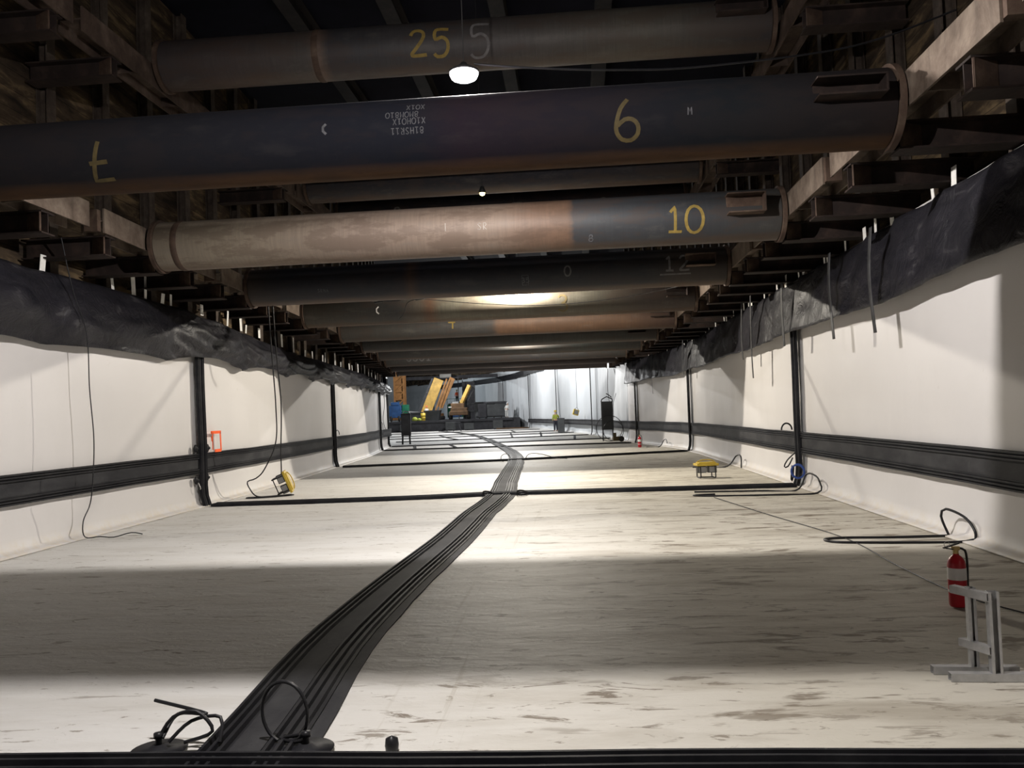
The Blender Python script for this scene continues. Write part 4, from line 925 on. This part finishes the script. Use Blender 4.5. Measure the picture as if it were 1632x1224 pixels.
# dark tower and white box sign
t = thing('stair_tower', 'dark square tower behind the loader in the far hall', 'tower', (-14.2, 112.5, Z), 0)
b = MB(); b.box((0, 0, 2.5), (1.5, 1.2, 5.1)); b.build('core', M['darkm'], t, .03)
b = MB()
for z in (1, 2, 3, 4, 5): b.box((0, -.66, z), (1.7, .1, .12))
for x in (-.8, .8): b.box((x, -.66, 2.6), (.1, .1, 5.3))
b.build('frame', M['formwork'], t)
t = thing('control_box', 'pale panelled box on a gantry above the drill rig', 'box', (-16.6, 107.5, 6.9), 0)
MB().box((0, 0, .3), (1.5, .5, .9)).build('case', M['concrete'], t, .03)
for k in range(4): MB().box((-.54 + k * .36, -.27, .48), (.26, .04, .26)).build('panel', M['label'], t)
b = MB(); b.box((0, 0, -.2), (3.6, .25, .12)); b.build('shelf', M['darkm'], t)
for x in (-1.7, 1.6): MB().bar((x, .1, -.2), (x, .1, -5.65), .10, .10).build('post', M['darkm'], t)
# orange tower rig left
t = thing('pile_rig', 'tall orange-brown rig at the left edge of the far hall', 'rig', (-22.4, 106, Z), 0)
b = MB()
for x in (-.6, .6):
    for y in (-.5, .5): b.bar((x, y, .5), (x, y, 7.0), .22, .22)
for k in range(6):
    b.bar((-.6, -.5, .8 + k), (.6, -.5, 1.8 + k), .14, .14); b.bar((.6, -.5, .8 + k), (-.6, -.5, .8 + k), .12, .12)
b.box((0, .1, 4.6), (1.1, .8, 3.9)); b.build('mast', M['rigorange'], t)
b = MB(); b.box((0, 0, .55), (2.2, 2.4, .8)); b.build('chassis', M['rigorange'], t, .05)
# blue machine left with arms
t = thing('compressor', 'blue compressor unit at the far left of the hall', 'machine', (-21.9, 101, Z), 0)
b = MB(); b.box((0, 0, 1.2), (1.5, 1.3, 1.5)); b.cyl((-.5, -.4, 2.1), (.5, -.4, 2.1), .3, 16); b.build('body', M['bluem'], t, .05)
b = MB(); b.box((1.2, 0, 1.5), (.8, .8, 1.1)); b.build('side_unit', M['green'], t, .05)
for x in (-.5, .5): wheel(t, x, -.6, .35, .35, .2)
MB().bar((.4, -.3, 1.3), (3.2, -.3, 1.0), .10, .10).build('delivery_pipe', M['galv'], t)
# dark skips, barrel, sacks
def skip(x, y, w, d, h, label, mat='formwork'):
    b = MB(); a = .18
    vv = [(-w / 2 + a, -d / 2 + a, 0), (w / 2 - a, -d / 2 + a, 0), (w / 2 - a, d / 2 - a, 0), (-w / 2 + a, d / 2 - a, 0), (-w / 2, -d / 2, h), (w / 2, -d / 2, h), (w / 2, d / 2, h), (-w / 2, d / 2, h)]
    b.add(vv, [(0, 1, 2, 3), (0, 1, 5, 4), (1, 2, 6, 5), (2, 3, 7, 6), (3, 0, 4, 7)])
    t = thing('skip', label, 'skip', (x, y, Z), 0, 'dark skips on the raised slab'); b.build('tub', M[mat], t, solid=.05)
    r_ = MB()
    for p, q in ((4, 5), (5, 6), (6, 7), (7, 4)): r_.bar(vv[p], vv[q], .1, .1)
    r_.build('rim', M['darkm'], t)
skip(-16.9, 98.4, 1.9, 1.3, 1.15, 'dark grey skip beside the yellow barrel'); skip(-19.2, 99.5, 1.6, 1.2, 1.0, 'lower dark skip left of the yellow barrel')
o = MB().lathe([(0, 0), (.27, 0), (.28, .02), (.28, .3), (.3, .32), (.28, .34), (.28, .6), (.3, .62), (.28, .64), (.28, .9), (0, .92)], 20).build('barrel', M['yellow']); o.location = (-17.9, 97.4, Z); tag(o, 'yellow barrel standing on the edge of the raised slab', 'barrel')
for i, (x, s_, lb) in enumerate(((-18.75, .36, 'larger'), (-18.2, .25, 'smaller'))):
    o = MB().lathe([(0, 0), (s_ * .9, .02), (s_, s_ * .4), (s_ * .8, s_ * 1.0), (s_ * .3, s_ * 1.3), (0, s_ * 1.3)], 14).build('sack', M['hivis']); o.location = (x, 96.6, Z); tag(o, lb + ' yellow-green sack on the edge of the raised slab', 'sack', 'sacks on the slab edge')
# long dark formwork stack
t = thing('formwork_stack', 'long dark formwork wall standing right of the loader', 'formwork', (-10.0, 100.5, Z), R(-2))
for k, (x, w) in enumerate(((-1.35, 1.3), (-.1, 1.1), (1.1, 1.4))):
    b = MB(); b.box((x, .05 * (k % 2), 1.05), (w - .03, .5, 1.95)); b.build('panel', M['formwork'], t, .02)
for x in (-1.5, -.6, .3, 1.2): wheel(t, x, -.3, .16, .14, .1, 'caster')
b = MB(); b.box((0, -.3, .3), (3.9, .1, .1)); b.box((0, -.3, 1.9), (3.9, .1, .1)); b.build('waling', M['darkm'], t)
t = thing('concrete_bin', 'small dark bin on casters just in front of the formwork wall', 'bin', (-10.9, 98.6, Z), 0)
MB().box((0, 0, .95), (1.0, .7, 1.6)).build('box', M['darkm'], t, .03)
for x in (-.35, .35): wheel(t, x, -.25, .1, .1, .08, 'caster')
# clutter in front of the slab
b = MB(); b.box((0, 0, .1), (14, .35, .2)); b = b.build('edge_beam', M['darkm'], None, .02); b.location = (-14, 94.7, 1.0); tag(b, 'long dark beam along the front edge of the raised slab', 'beam')
for i, (x, h, lb) in enumerate(((-19.2, .8, 'farthest left'), (-14.0, .9, 'under the loader'), (-11.9, .7, 'right of the loader'), (-8.6, .9, 'nearest the right wall'))):
    t = thing('edge_crate', 'dark crate standing before the raised slab, ' + lb, 'crate', (x, 93.2, .012), 0, 'crates before the raised slab')
    MB().box((0, 0, h / 2 + .1), (1.1, .7, h)).build('box', M['formwork'], t, .03)
    for q in (-.4, .4): MB().box((q, 0, .05), (.12, .6, .1)).build('foot', M['darkm'], t)
t = thing('trestle', 'small black trestle on the far floor before the slab', 'trestle', (-12.6, 88.5, .012), 0)
for x in (-.35, .35): MB().bar((x * 1.2, 0, 0), (x * .5, 0, .95), .08, .08).build('leg', M['darkm'], t)
MB().box((0, 0, .95), (.7, .4, .1)).build('top', M['darkm'], t)
b = MB(); b.box((0, 0, 0), (3.6, .35, .14)); o = b.build('timber_stack', M['brownm'], None, .01); o.location = (-6.9, 92.0, .8); 
o.location.z = .085; tag(o, 'low brown timber lying before the right end of the slab', 'timber')
# headwall dark frame hung over the far hall
b = MB(); b.box((0, 0, 0), (24, .5, .45)); o = b.build('head_beam', M['darkm'], None, .02); o.location = (-12, 112, 7.0); tag(o, 'dark beam crossing high above the far machines', 'beam')
